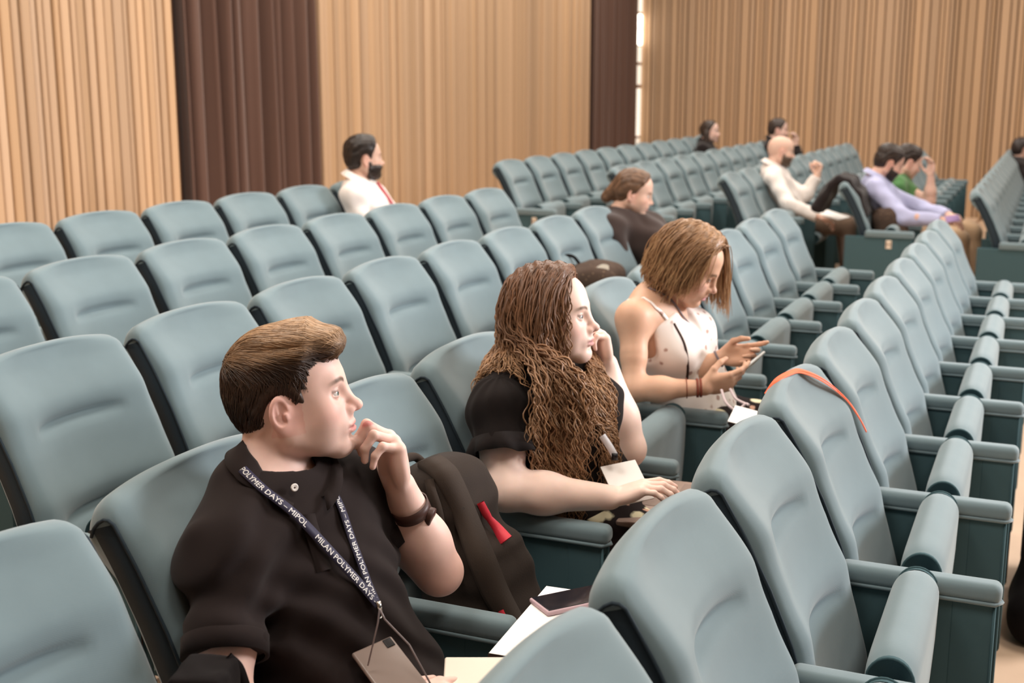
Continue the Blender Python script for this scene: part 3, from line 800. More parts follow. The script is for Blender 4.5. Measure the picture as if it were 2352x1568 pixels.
# ------------------------------------------------------------------ the man in the black polo
M['polo'] = cloth('black_polo', srgb(35, 28, 27), bump=('noise', 420, .10, .001), sheen=.04)
M['lanyard'] = material('navy_lanyard', srgb(44, 42, 62), .6); M['letters'] = material('white_letters', srgb(222, 218, 214), .6)
def man():
    root = empty('person', (-1.93, .45, row_floor(1)))
    inv = np.array(root.location)
    tag(root, 'man in black polo resting his chin on his left hand', 'person')
    hA = az(-65, -8, -1); s = 1.01; c = at(652, 944, 2.12)+hA[1]*.0765*1.01
    j = dict(chest=(-1.935, .600, .870), belly=(-1.955, .520, .70), pelvis=(-1.95, .45, .575), neck=(-1.955, .672, 1.005),
             shR=(-2.102, .645, .924), shL=(-1.765, .600, .945), elR=at(515, 1665, 1.93), wrR=at(900, 1632, 2.02),
             elL=at(1008, 1312, 2.37), wrL=at(921, 1118, 2.275), head=c, headA=hA)
    j.update(legs_for((-1.95, .45, .575), (.05, -1, 0), knee_z=.56, reach=.46, foot_z=.04))
    hd = head_items(c, hA, s)
    it, A = body_items(j, dict(w=1.0, arm=1.0, neckw=1.06), hd)
    # left hand against the mouth, thumb below the jaw
    f = _n(at(892, 986, 2.235)-j['wrL']); n = _n(np.array((-.80, .60, .05)))
    hl, tl = hand_items(j['wrL'], f, n, [(42, 92, 46), (47, 88, 42), (53, 78, 36), (60, 64, 30)], -1, 1.06, 1.0,
                        thumb=[(.45, .85, .20), (.25, .95, .05), (.05, .98, .0)])
    hr, tr = hand_items(j['wrR'], _n(at(1040, 1590, 2.05)-j['wrR']), (.1, .3, -1), [(20, 30, 20)]*4, 1, 1.0)
    it += [Grp(hl, .012), Grp(hr, .012)]
    V, F = surface(it, .0021*RES)
    base = np.array((.78, .53, .455))
    col = head_colors(V, c, hA, s, base, (.55, .22, .20), (.70, .32, .27), (.10, .055, .03), stubble=(.60, .41, .34))
    for tp, d in tl+tr:
        w = np.exp(-(np.linalg.norm(V-tp, axis=1)/.016)**2)[:, None]; col = col*(1-.2*w)+np.array((.72, .38, .31))*.2*w
    w = np.exp(-(np.linalg.norm(V-np.asarray(j['elL']), axis=1)/.07)**2)[:, None]*.5; col = col*(1-w)+np.array((.60, .27, .20))*w
    mesh_obj('body', V-inv, F, M['skin'], root, cols=col)
    def ch(o): o.location = o.location-Vector(inv); return o
    g = hA[0]+hA[1]*-.10+hA[2]*.05
    for sd in (-1, 1): ch(eyeball(c, hA, s, sd, g, root, (.10, .14, .13)))
    # hair
    def H(x, y, z):
        ay = np.abs(y); fl = np.interp(z, [-.1, .008, .025, .037, .065, .10, .13], [.030, .034, .040, .038, .048, .066, .070])-.25*np.maximum(.035-ay, 0)*(z > .07)
        a = fl-x; ear = np.sqrt(((x+.006)/1.0)**2+((z+.006)/1.25)**2)-.0265
        low = np.interp(x, [-.09, -.05, -.032, -.022, -.004, .005, .012], [-.085, -.085, -.045, -.025, .02, .012, .006])
        m_ = np.minimum(a, z-low)
        return np.where(ay > .04, np.minimum(m_, ear), m_)
    def th(x, y, z):
        top = np.clip((z-.05)/.06, 0, 1); top = top*top*(3-2*top)
        return .0045+.0035*top+.011*top*np.clip((x+.005)/.06, 0, 1)
    cap, skull = hair_cap(hd, c, hA, s, H, th)
    q2w = lambda q: c+s*(np.asarray(q)@hA)
    cap += [Ell(q2w((.050, -.004, .106)), np.array((.052, .054, .013))*s, frame((1, .1, .02), (-.02, 0, 1))@hA, .05), Ell(q2w((.078, -.012, .095)), np.array((.027, .040, .014))*s, frame((1, .2, -.35), (.3, 0, 1))@hA, .035)]
    def streak(P):
        q = (P-c.astype(np.float32))@hA.T.astype(np.float32)
        return (.0016*np.sin(q[:, 1]*300+5*np.sin(q[:, 0]*34+q[:, 1]*20)+q[:, 2]*190)+.0012*noise3(q, 90, 1)).astype(np.float32)
    V, F = surface(cap, .0026*RES, streak)
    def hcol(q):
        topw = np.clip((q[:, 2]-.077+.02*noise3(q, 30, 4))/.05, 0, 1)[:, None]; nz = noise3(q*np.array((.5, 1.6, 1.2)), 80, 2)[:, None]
        return (np.array((.034, .018, .011))*(1-topw)+np.array((.32, .195, .105))*topw)*(1+.30*nz)  # lighter top: paler hair there, plus warm overhead light put into the colour
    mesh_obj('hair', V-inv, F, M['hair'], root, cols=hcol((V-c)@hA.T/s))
    rg = random.Random(2); st = Strands(); ok = 0
    sel = rg.sample(range(len(V)), min(len(V), 14000)); Q = (V-c)@hA.T/s
    P0 = []; FL = []; LL = []
    for i in sel:
        q = Q[i]
        if H(q[0], q[1], q[2]) < .006 and not (q[0] > .045 and q[2] > .085): continue
        topz = float(np.clip((q[2]-.055)/.045, 0, 1))
        if topz < .3 and rg.random() < .55: continue
        fl = np.array((.95, -.30+.25*math.sin(q[0]*40), -.10))*topz+np.array((-.38, 0, -.9))*(1-topz)
        P0.append(V[i]); FL.append(_n(fl+np.array([rg.gauss(0, .10) for _ in range(3)]))@hA); LL.append((.030+.035*topz)*rg.uniform(.6, 1.2))
        if len(P0) > 5200: break
    P = np.array(P0); FL = np.array(FL); LL = np.array(LL)[:, None]; N = 9; W = [P+0]; ends = np.array([rg.uniform(.0002, .0022) for _ in P])
    for k in range(1, N):
        P = P+FL*LL/(N-1); g_ = grad(cap, P, .003); dd = evalsdf(cap, P.astype(np.float32)); t = k/(N-1)
        P = P-g_*(dd-(.0002+ends*math.sin(min(1, t*1.2)*2.2)))[:, None]; FL = FL-g_*(FL*g_).sum(1)[:, None]*.8; FL /= np.linalg.norm(FL, axis=1)[:, None]; W.append(P)
    W = np.array(W).transpose(1, 0, 2)
    for w_ in W:
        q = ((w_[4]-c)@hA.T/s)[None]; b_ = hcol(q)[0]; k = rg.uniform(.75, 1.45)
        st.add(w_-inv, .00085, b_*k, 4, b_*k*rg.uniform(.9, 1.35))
    st.build('hair_strands', M['hair'], root)
    # polo shirt
    sh = []
    ti = it[:3]+[i for i in it[3:6]]
    sh += [Grp([Ell(i.c, i.r, i.A, i.k) if isinstance(i, Ell) else Cap(i.a, i.b, min(i.ra, .050), min(i.rb, .050), i.k) for i in it[:6]]+[Cap(np.asarray(j['neck'])-np.array((0, 0, .03)), np.asarray(j[k_])+np.array((0, 0, .004)), .046, .036, .08) for k_ in ('shR', 'shL')], .03, grow=.015)]
    for S, E_ in (('shR', 'elR'), ('shL', 'elL')):
        S_, E2 = np.asarray(j[S]), np.asarray(j[E_]); d = _n(E2-S_); L = .165 if S == 'shR' else .125
        sl = [Cap(S_, S_+d*.30, .066, .066, .02), Half(S_+d*L, d, .004)]
        sh.append(Grp(sl, .03))
    sh.append(Half((0, 0, .60), (0, 0, -1), .01)); nk = np.asarray(j['neck'])
    sh.append(Ell(nk+np.array((.01, -.034, .030)), (.062, .060, .055), None, .01, 's'))
    vf = _n(np.array((-.20, -.98, 0)))                       # chest direction
    sh.append(Cap(nk+vf*.10-np.array((0, 0, .03)), nk+vf*.125-np.array((0, 0, .085)), .016, .003, .01, 's'))
    el = np.asarray(j['belly'])
    def folds(P):
        x, y, z = P.T; w = np.clip((.86-z)/.15, 0, 1)
        f1 = np.sin((z*62+x*34-y*26)+2.2*np.sin(x*13+z*9))*.0065*w
        f1 += .0045*np.clip((.95-z)/.1, 0, 1)*np.sin(x*70+z*45+2*np.sin(z*17+y*8))*np.clip((z-.70)/.1, .2, 1)
        dR = np.sqrt(((P-np.asarray(j['shR'], np.float32))**2).sum(1)); a = np.clip(1-dR/.28, 0, 1)
        f2 = np.sin(z*75+y*40-x*30+1.5*np.sin(x*25))*.0068*a
        return (f1+f2+.0036*noise3(P, 17, 3)).astype(np.float32)
    V, F = surface(sh, .0036*RES, folds)
    so = mesh_obj('polo_shirt', V-inv, F, M['polo'], root)
    # sleeve hems
    for S, E_ in (('shR', 'elR'), ('shL', 'elL')):
        S_, E2 = np.asarray(j[S]), np.asarray(j[E_]); d = _n(E2-S_); L = .165 if S == 'shR' else .125
        a = _n(np.cross(d, (0, 0, 1))); b = np.cross(a, d); m = MB(); G = []
        for t in np.linspace(0, 2*math.pi, 49):
            e = math.cos(t)*a+math.sin(t)*b; r = .067
            G.append([S_+d*(L-.032)+e*(r+.001)-inv, S_+d*(L-.03)+e*(r+.003)-inv, S_+d*(L+.002)+e*(r+.003)-inv, S_+d*(L+.002)+e*(r-.004)-inv])
        m.grid(G); m.build('sleeve_hem', M['polo'], so)
    # collar
    up = _n(c-hA[0]*.022-hA[2]*.03-nk); fr = frame(vf*1.0-np.array((0, 0, .55)), up*.8+vf*.25); cb = nk+fr[2]*.022+vf*.006; G = []
    for t in np.linspace(-math.pi, math.pi, 73):
        e = fr[0]*(-math.cos(t*.90))+fr[1]*math.sin(t*.90); fa = abs(t)/math.pi; dn = fr[2]*(-.030*max(0, fa-.55)/.45)
        pts = [cb+e*.064-fr[2]*.012+dn, cb+e*.065+fr[2]*.012+dn, cb+e*.068+fr[2]*.022+dn, cb+e*.075+fr[2]*.021+dn, cb+e*(.075+.009*fa)+fr[2]*(.002-.006*fa)+dn, cb+e*(.080+.012*fa)+fr[2]*(-.014-.010*fa)+dn]
        G.append(np.array(pts))
    G = np.array(G); fl_ = G[:, 4:].reshape(-1, 3); dd = evalsdf([sh[0]], fl_.astype(np.float32)); gg = grad([sh[0]], fl_)
    G[:, 4:] = (fl_+gg*np.maximum(.004-dd, 0)[:, None]).reshape(G[:, 4:].shape)
    m = MB(); m.grid(G-inv, flip=True); co_ = m.build('collar', M['polo'], so); md = co_.modifiers.new('t', 'SOLIDIFY'); md.thickness = .0025; md.offset = 0
    # placket and buttons
    pl = spline([hit(u, v, sh, .002) for u, v in ((708, 1180), (714, 1205), (728, 1250), (745, 1310))], 30); N = grad([sh[0]], pl); ribbon('placket', pl-inv, N, .027, M['polo'], so, .003)
    bt = hit(676, 1119, sh, .010); bn = _n(CAM-bt)*.5+vf*.6; bn = _n(bn); a = _n(np.cross(bn, (0, 0, 1))); b = np.cross(a, bn)
    m = MB(); ring = lambda r, h: [bt+bn*h+r*(math.cos(t)*a+math.sin(t)*b)-inv for t in np.linspace(0, 2*math.pi, 24)]
    m.grid([ring(.0065, 0), ring(.0068, .0015), ring(.0060, .003), ring(.0042, .0022), ring(.0008, .002)], flip=True); bo = m.build('button', M['button'], so)
    m = MB(); m.grid([ring(.0016, .0026), ring(.0001, .0027)], flip=True); m.build('button_thread', M['slot'], bo)
    # trousers and shoes
    part = part_surface('trousers', pants_items(j), .006*RES, M['grey_cloth'], root, post=lambda P: (.004*noise3(P, 30, 5)).astype(np.float32)); ch(part)
    for k in 'RL': ch(shoe('shoe', j, k, M['shoe'], root))
    # lanyard round the neck
    clip = hit(868, 1388, sh, .012)
    R = spline(np.vstack([[hit(u, v, sh, .010) for u, v in ((556, 1076), (605, 1122), (680, 1182), (758, 1264), (826, 1338))], [clip]]), 90)
    Lp = spline(np.vstack([[hit(u, v, sh, .005) for u, v in ((766, 1128), (783, 1162), (812, 1246), (843, 1330))], [clip]]), 90)
    lo_ = None
    for k, pts in (('R', R), ('L', Lp)):
        d = evalsdf([sh[0]], pts.astype(np.float32)); gN = grad([sh[0]], pts); pts = pts+gN*np.maximum(.0055-d, 0)[:, None]
        gN = np.array([np.convolve(gN[:, i], np.ones(9)/9, 'same') for i in range(3)]).T
        o, frm = ribbon('lanyard', pts-inv, gN, .0165, M['lanyard'], root)
        Ls = np.concatenate([[0], np.cumsum(np.linalg.norm(np.diff(frm[0], axis=0), axis=1))])
        pick = lambda u, v: Ls[np.argmin([np.linalg.norm(pr_px(p_+inv)-np.array((u, v))) for p_ in frm[0]])]
        if k == 'R':
            lettering('lanyard_print', 'MILAN POLYMER DAYS – MIPOL', frm, pick(684, 1180)-.178, .0098, M['letters'], o)
            lettering('lanyard_print', 'MILAN POLYMER DAYS – MIPOL', frm, pick(728, 1226), .0098, M['letters'], o)
        else:
            lettering('lanyard_print', 'MILAN POLYMER DAYS – MIPOL', frm, pick(782, 1160)+.172, .0096, M['letters'], o, flip=True)
        lo_ = o
    m = MB(); cl = clip-inv
    m.tube([cl+np.array((0, 0, .006)), cl+np.array((0, -.004, -.012))], .005, 10); m.tube([cl+np.array((0, -.004, -.012))+.006*np.array((math.cos(t), 0, math.sin(t)-1)) for t in np.linspace(0, 2*math.pi, 15)], .0014, 6)
    m.build('clip', M['metal'], lo_)
    # watch on the left wrist
    W_, E2 = np.asarray(j['wrL']), np.asarray(j['elL']); d = _n(E2-W_); wc = W_+d*.052; a = _n(np.cross(d, (-.6, .7, 0))); b = np.cross(d, a)
    m = MB(); G = []
    for t in np.linspace(0, 2*math.pi, 41):
        e = a*math.cos(t)*.0375+b*math.sin(t)*.0345; G.append([wc+e-d*.011-inv, wc+e*1.06-d*.011-inv, wc+e*1.06+d*.011-inv, wc+e+d*.011-inv])
    m.grid(G); wo = m.build('watch_strap', M['leather'], root)
    m = MB(); face = wc+_n(np.array((.15, -.75, -.25)))*.040; fn = _n(np.array((.15, -.75, -.25))); u = _n(np.cross(fn, d)); v = np.cross(fn, u)
    rg_ = lambda r, h: [face+fn*h+r*(math.cos(t)*u+math.sin(t)*v)-inv for t in np.linspace(0, 2*math.pi, 29)]
    m.grid([rg_(.017, -.006), rg_(.018, .0), rg_(.0175, .004), rg_(.015, .005), rg_(.0005, .0052)], flip=True); m.build('watch_case', M['leather'], wo)
    # thin cord bracelet on the right wrist side
    m = MB(); E3, W3 = np.asarray(j['elR']), np.asarray(j['wrR'])
    return root, j, sh, inv
def pr_px(p):
    v = np.asarray(p, float)-CAM; z = v@FWD; return np.array((1176+FPX*(v@RIGHT)/z, 784-FPX*(v@UP)/z))
MAN = man()
# ------------------------------------------------------------------ hair strands hanging under gravity
def hang(c, hA, s, roots, flow, lens, solids, rg, wave, r, col, st, inv, n=34, part_y=0.0, out=.010, targets=None, zpull=0.0):
    """strands that leave the scalp along flow, then fall; solids keep them outside head and body"""
    P = np.array(roots, float); N = len(P); D = np.array(flow, float); D /= np.linalg.norm(D, axis=1)[:, None]
    L = np.array(lens)[:, None]; W = [P.copy()]; lift = np.array([rg.uniform(.2, 1) for _ in range(N)])
    for k in range(1, n):
        t = k/(n-1); D = D+np.array((0, 0, -1.0))*.22
        if targets is not None:
            dv = targets-P; dv[:, 2] = 0; dl = np.linalg.norm(dv, axis=1)[:, None]; act = np.clip((np.asarray(zpull)-P[:, 2])/.04, 0, 1)[:, None]
            D = D+dv/(dl+1e-6)*np.clip(dl/.05, 0, 1)*.50*act
        D /= np.linalg.norm(D, axis=1)[:, None]
        P = P+D*L/(n-1)
        d = evalsdf(solids, P.astype(np.float32)); need = out*(.4+lift); m = d < need
        if m.any():
            g_ = grad(solids, P[m], .004); P[m] += g_*(need[m]-d[m])[:, None]; D[m] = D[m]-g_*np.minimum(0, (D[m]*g_).sum(1))[:, None]
        W.append(P.copy())
    W = np.array(W).transpose(1, 0, 2); tt = np.linspace(0, 1, n)
    for i in range(N):
        w = W[i].copy(); ql = (w-c)@hA.T/s
        if ((ql[:, 0] > .050) & (np.abs(ql[:, 1]) < .062) & (ql[:, 2] < .062) & (ql[:, 2] > -.115)).any(): continue
        T = np.gradient(w, axis=0); T /= np.linalg.norm(T, axis=1)[:, None]+1e-9
        a = np.cross(T, np.array((.3, .5, .2))); a /= np.linalg.norm(a, axis=1)[:, None]+1e-9; b = np.cross(T, a)
        if wave:
            amp, wl = wave; ph = rg.uniform(0, 6.28); k = L[i, 0]/(wl*rg.uniform(.75, 1.35))*6.28; am = amp*rg.uniform(.5, 1.3)*np.clip(tt*5-.25, 0, 1)*(.6+.5*tt)
            w += a*(am*np.sin(k*tt+ph))[:, None]+b*(am*np.cos(k*tt+ph))[:, None]*.8
        ca, cb = col(rg); st.add(w-inv, r*rg.uniform(.7, 1.4), ca, 4, cb)
M['black_blouse'] = cloth('black_blouse', srgb(30, 25, 24), bump=('noise', 260, .12, .001), sheen=.04)
M['laptop'] = material('taupe_laptop', srgb(150, 128, 116), .4, metal=.3); M['keys'] = material('laptop_keys', srgb(128, 108, 98), .6)
M['paper'] = material('white_paper', srgb(245, 240, 236), .7); M['white_strap'] = material('white_strap', srgb(232, 230, 234), .6)
M['black_plastic'] = material('black_plastic', srgb(24, 22, 24), .35)
def floral(name, ground, blots):
    m = material(name, ground, .9, spec=.1); nt = m.node_tree; b = nt.nodes['Principled BSDF']; tc = nt.nodes['Texture Coordinate'] if 'Texture Coordinate' in nt.nodes else nt.nodes.new('ShaderNodeTexCoord')
    prev = None
    for sc, th, colr, rnd in blots:
        v = nt.nodes.new('ShaderNodeTexVoronoi'); v.inputs['Scale'].default_value = sc; v.inputs['Randomness'].default_value = rnd
        nz = nt.nodes.new('ShaderNodeTexNoise'); nz.inputs['Scale'].default_value = sc*2.6
        ad = nt.nodes.new('ShaderNodeVectorMath'); ad.operation = 'MULTIPLY_ADD'; ad.inputs[1].default_value = (.25/sc,)*3
        nt.links.new(tc.outputs['Object'], nz.inputs['Vector']); nt.links.new(nz.outputs[1], ad.inputs[0]); nt.links.new(tc.outputs['Object'], ad.inputs[2]); nt.links.new(ad.outputs[0], v.inputs['Vector'])
        r = nt.nodes.new('ShaderNodeMapRange'); r.inputs[1].default_value = th+.04; r.inputs[2].default_value = th-.04; nt.links.new(v.outputs['Distance'], r.inputs[0])
        mx = nt.nodes.new('ShaderNodeMix'); mx.data_type = 'RGBA'; mx.inputs[6].default_value = ground; mx.inputs[7].default_value = colr
        if prev: nt.links.new(prev, mx.inputs[6])
        nt.links.new(r.outputs[0], mx.inputs[0]); prev = mx.outputs[2]
    nt.links.new(prev, b.inputs['Base Color']); return m
M['floral_skirt'] = floral('black_floral_skirt', srgb(34, 27, 27), [(15, .33, srgb(216, 208, 176), 1), (23, .22, srgb(190, 150, 130), 1)])
def woman_curly():
    org = np.array((-.81, .45, row_floor(1))); root = empty('person', org); inv = np.array(root.location)
    tag(root, 'woman with long curly brown hair and black blouse, left hand on her cheek', 'person')
    hA = az(-84, -5, -2); s = .98; c = at(1248, 744, 3.02)+hA[1]*.075
    j = dict(chest=(-.845, .565, .880), belly=(-.835, .50, .70), pelvis=(-.82, .45, .575), neck=(-.880, .625, 1.005),
             shR=(-1.060, .612, .930), shL=(-.705, .570, .945), elR=at(1160, 1126, 2.92), wrR=at(1400, 1142, 2.93),
             elL=at(1440, 1030, 3.22), wrL=at(1393, 838, 3.20), head=c, headA=hA)
    j.update(legs_for((-.82, .45, .575), (.08, -1, 0), knee_z=.54, reach=.44, foot_z=.04))
    hd = head_items(c, hA, s, fem=True)
    it, A = body_items(j, dict(w=1.08, bust=1.12, sh=.92, arm=1.10, neckw=.92), hd)
    f = _n(at(1378, 768, 3.18)-j['wrL']); n = _n(np.array((-.75, .62, .0)))
    hl, tl = hand_items(j['wrL'], f, n, [(28, 60, 40), (40, 72, 40), (55, 80, 40), (60, 80, 40)], -1, .92, 1.0, thumb=[(.6, .75, .2), (.85, .45, .1), (.95, .2, .1)], wr=(.023, .017))
    hr, tr = hand_items(j['wrR'], _n(at(1478, 1120, 2.92)-j['wrR']), (.05, .0, -1), [(10, 24, 14), (16, 28, 16), (18, 30, 16), (20, 30, 16)], 1, .94, 1.3, thumb=[(.75, .65, .25), (.9, .35, .3), (.95, .15, .3)], wr=(.024, .018))
    it += [Grp(hl, .012), Grp(hr, .012)]
    V, F = surface(it, .0026*RES); base = np.array((.84, .62, .53))
    col = head_colors(V, c, hA, s, base, (.62, .28, .27), (.80, .42, .37), (.13, .075, .045))
    for tp, d in tl+tr:
        w = np.exp(-(np.linalg.norm(V-tp, axis=1)/.014)**2)[:, None]; col = col*(1-.3*w)+np.array((.78, .42, .36))*.3*w
    mesh_obj('body', V-inv, F, M['skin'], root, cols=col)
    def ch(o): o.location = o.location-Vector(inv); return o
    for sd in (-1, 1): ch(eyeball(c, hA, s, sd, hA[0]+hA[2]*.08, root, (.06, .07, .08)))
    # blouse with flutter sleeves
    sh = [Grp([Ell(i.c, i.r, i.A, i.k) if isinstance(i, Ell) else Cap(i.a, i.b, i.ra, i.rb, i.k) for i in it[:8]], .03, grow=.011)]
    for S, E_ in (('shR', 'elR'), ('shL', 'elL')):
        S_, E2 = np.asarray(j[S]), np.asarray(j[E_]); d = _n(E2-S_); sh.append(Grp([Cap(S_, S_+d*.3, .066, .082, .02), Half(S_+d*.095, d, .004)], .03))
    nk = np.asarray(j['neck'])
    sh += [Half((0, 0, .58), (0, 0, -1), .01), Ell(nk+np.array((.01, -.03, .02)), (.085, .085, .075), None, .01, 's')]
    def folds(P):
        x, y, z = P.T; d_ = np.sqrt(((P-np.asarray(j['shR'], np.float32))**2).sum(1)); w = np.clip((d_-.06)/.06, 0, 1)*np.clip((.22-d_)/.05, 0, 1)
        return (np.sin(np.arctan2(y-j['shR'][1], x-j['shR'][0])*11+z*20)*.004*w+.004*noise3(P, 24, 3)+.0025*np.sin(z*60+x*30+2*np.sin(y*20))).astype(np.float32)
    V, F = surface(sh, .004*RES, folds); mesh_obj('blouse', V-inv, F, M['black_blouse'], root)
    V, F = surface(pants_items(j, 1.08, .03)+[Cap(j['knR'], j['knL'], .07, .07, .06), Cap(j['hipR'], j['hipL'], .09, .09, .06)], .007*RES); mesh_obj('skirt', V-inv, F, M['floral_skirt'], root)
    for k in 'RL': ch(shoe('shoe', j, k, M['shoe'], root))
    # curls
    def H(x, y, z):
        ay = np.abs(y); fl = np.interp(z, [-.06, .0, .03, .06, .09, .12], [-.006, .004, .016, .036, .060, .070])+.035*np.clip(.02-ay, 0, .02)*(z > .08)
        return np.minimum(fl-x, z+.055+.4*(x > -.02)*np.clip(x+.02, 0, .1))
    def th(x, y, z): return .016+.010*np.clip((z-.03)/.08, 0, 1)
    cap, skull = hair_cap(hd, c, hA, s, H, th)
    def streak(P):
        q = (P-c.astype(np.float32))@hA.T.astype(np.float32); return (.0022*np.sin(q[:, 0]*220+4*np.sin(q[:, 2]*40)+q[:, 1]*60)+.0016*noise3(q, 70, 1)).astype(np.float32)
    V, F = surface(cap, .0035*RES, streak); q = (V-c)@hA.T/s
    cc = np.array((.125, .060, .032))*(1+.35*noise3(q, 70, 2)[:, None]); mesh_obj('hair', V-inv, F, M['hair'], root, cols=cc)
    rg = random.Random(7); st = Strands(); roots = []; flow = []; lens = []; tg = []; zp = []
    TR = [hit(u, 960, sh, .025) for u in np.linspace(1222, 1350, 13)]; TL = [hit(u, 900, sh, .03) for u in np.linspace(1330, 1400, 10)]
    Q = q[rg.sample(range(len(V)), min(len(V), 9000))]
    for q0 in Q:
        if H(q0[0], q0[1], q0[2]) < .001: continue
        ay = abs(q0[1]); sgn = 1 if q0[1] > .006 else -1
        if rg.random() < .15 and q0[2] > .06: continue
        fr_ = max(0, q0[0])/.07
        d = np.array((-.12-.38*fr_+(.12 if sgn > 0 else 0), sgn*(.85 if q0[2] > .05 else .2), -.45))
        roots.append(c+s*(q0@hA)); flow.append(d@hA+np.array([rg.gauss(0, .12) for _ in range(3)])); lens.append(rg.uniform(.44, .66)-max(0, (.02-q0[2]))*.8)
        right = q0[1] < .012; zp.append(c[2]+(-.05 if not right else float(np.interp(q0[0], [-.04, .0, .03], [.03, -.02, -.090]))))
        if q0[0] < -.048 and rg.random() < .85:
            tg.append(c); zp[-1] = -9.; lens[-1] = rg.uniform(.11, .19)+max(0, q0[2])*1.0
        elif right: tg.append(TR[int(rg.triangular(0, 12.99, 7))]+np.array((rg.gauss(0, .008), rg.gauss(0, .008), 0)))
        else: tg.append(TL[int(rg.triangular(0, 9.99, 6))]+np.array((rg.gauss(0, .01), rg.gauss(0, .01), 0)))
        if len(roots) >= 1750: break
    solids = [Grp(hd[:8], .02), Grp([Ell(i.c, i.r, i.A, i.k) if isinstance(i, Ell) else Cap(i.a, i.b, i.ra, i.rb, i.k) for i in it[:8]], .03, grow=.014), Cap(j['shR'], j['elR'], .066, .05, .02), Cap(j['shL'], j['elL'], .062, .05, .02)]
    def hc(r_): k = r_.uniform(.65, 1.35); return np.array((.150, .070, .036))*k, np.array((.36, .205, .105))*k*r_.uniform(.8, 1.15)
    hang(c, hA, s, roots, flow, lens, solids, rg, (.0070, .048), .0019, hc, st, inv, n=64, out=.012, targets=np.array(tg), zpull=np.array(zp))
    st.build('curls', M['hair'], root)
    bl = root.children[[c_.name.split('.')[0] for c_ in root.children].index('blouse')]
    for S, E_ in (('shR', 'elR'), ('shL', 'elL')):                   # fluttering sleeve hems
        S_, E2 = np.asarray(j[S]), np.asarray(j[E_]); d = _n(E2-S_); a = _n(np.cross(d, (0, 0, 1))); b = np.cross(a, d); m = MB(); G = []
        for t in np.linspace(0, 2*math.pi, 91):
            w_ = math.sin(9*t+.6*math.sin(2*t)); e = math.cos(t)*a+math.sin(t)*b
            G.append([S_+d*.072+e*.072-inv, S_+d*.092+e*(.079+.003*w_)-inv, S_+d*(.116+.004*math.sin(4*t))+e*(.086+.008*w_)-inv])
        m.grid(G); ru = m.build('sleeve_ruffle', M['black_blouse'], bl); md = ru.modifiers.new('t', 'SOLIDIFY'); md.thickness = .0025
    # wrist band, ring
    W_, E2 = np.asarray(j['wrL']), np.asarray(j['elL']); d = _n(E2-W_)
    for off, mt, hw, nm, rr in ((.030, 'white_strap', .007, 'wristband', .0275), (.018, 'leather', .0022, 'bracelet', .0268)):
        wc = W_+d*off; a = _n(np.cross(d, (-.6, .7, 0))); b = np.cross(d, a); m = MB(); G = []
        for t in np.linspace(0, 2*math.pi, 41):
            e = a*math.cos(t)*rr+b*math.sin(t)*rr*.95; G.append([wc+e-d*hw-inv, wc+e*1.07-d*hw-inv, wc+e*1.07+d*hw-inv, wc+e+d*hw-inv])
        m.grid(G); m.build(nm, M[mt], root)
    # badge on a white strap
    solid = sh
    m = MB(); top = hit(1383, 1000, sh, .03); mid = at(1412, 1046, 2.99)
    P = spline([top, (top+mid)/2+np.array((0, -.003, -.002)), mid], 20); o, _f = ribbon('lanyard', P-inv, np.tile(_n(CAM-mid), (20, 1)), .017, M['white_strap'], root)
    m = MB(); m.tube([mid-inv+np.array((0, 0, .006)), mid-inv-np.array((0, 0, .010))], .008, 8); m.build('strap_clip', M['black_plastic'], o)
    u = _n(at(1462, 1064, 3.0)-at(1395, 1078, 2.98)); v = _n(at(1412, 1130, 2.92)-at(1400, 1066, 2.98)); v = _n(v-u*(v@u)); nn = np.cross(u, v); ctr = at(1440, 1108, 2.99)
    m = MB(); m.box((-.046, -.062, -.0012), (.046, .062, .0012), .001); Vb = np.array(m.V); Vb = ctr+Vb[:, :1]*u+Vb[:, 1:2]*v+Vb[:, 2:]*nn
    mesh_obj('badge', Vb-inv, m.F, M['paper'], o, smooth=False)
    return root, j
CURLY = woman_curly()
# ------------------------------------------------------------------ the woman in the floral top
M['floral_top'] = floral('cream_floral_top', srgb(250, 240, 234), [(24, .20, srgb(190, 160, 150), .8)])
M['brown_cord'] = material('brown_cord', srgb(130, 62, 44), .6); M['grey_cord'] = material('grey_cord', srgb(120, 110, 116), .6)
M['dark_purple'] = cloth('dark_skirt', srgb(40, 28, 34)); M['phone_glass'] = material('phone_glass', srgb(30, 30, 36), .12, spec=.5)
M['phone_edge'] = material('phone_edge', srgb(214, 214, 212), .3)
def band(name, wc, d, rr, hw, mat, parent, inv):
    a = _n(np.cross(d, (-.6, .7, 0.1))); b = np.cross(d, a); m = MB(); G = []
    for t in np.linspace(0, 2*math.pi, 37):
        e = a*math.cos(t)*rr+b*math.sin(t)*rr*.93; G.append([wc+e-d*hw-inv, wc+e*1.07-d*hw-inv, wc+e*1.07+d*hw-inv, wc+e+d*hw-inv])
    m.grid(G); return m.build(name, mat, parent)
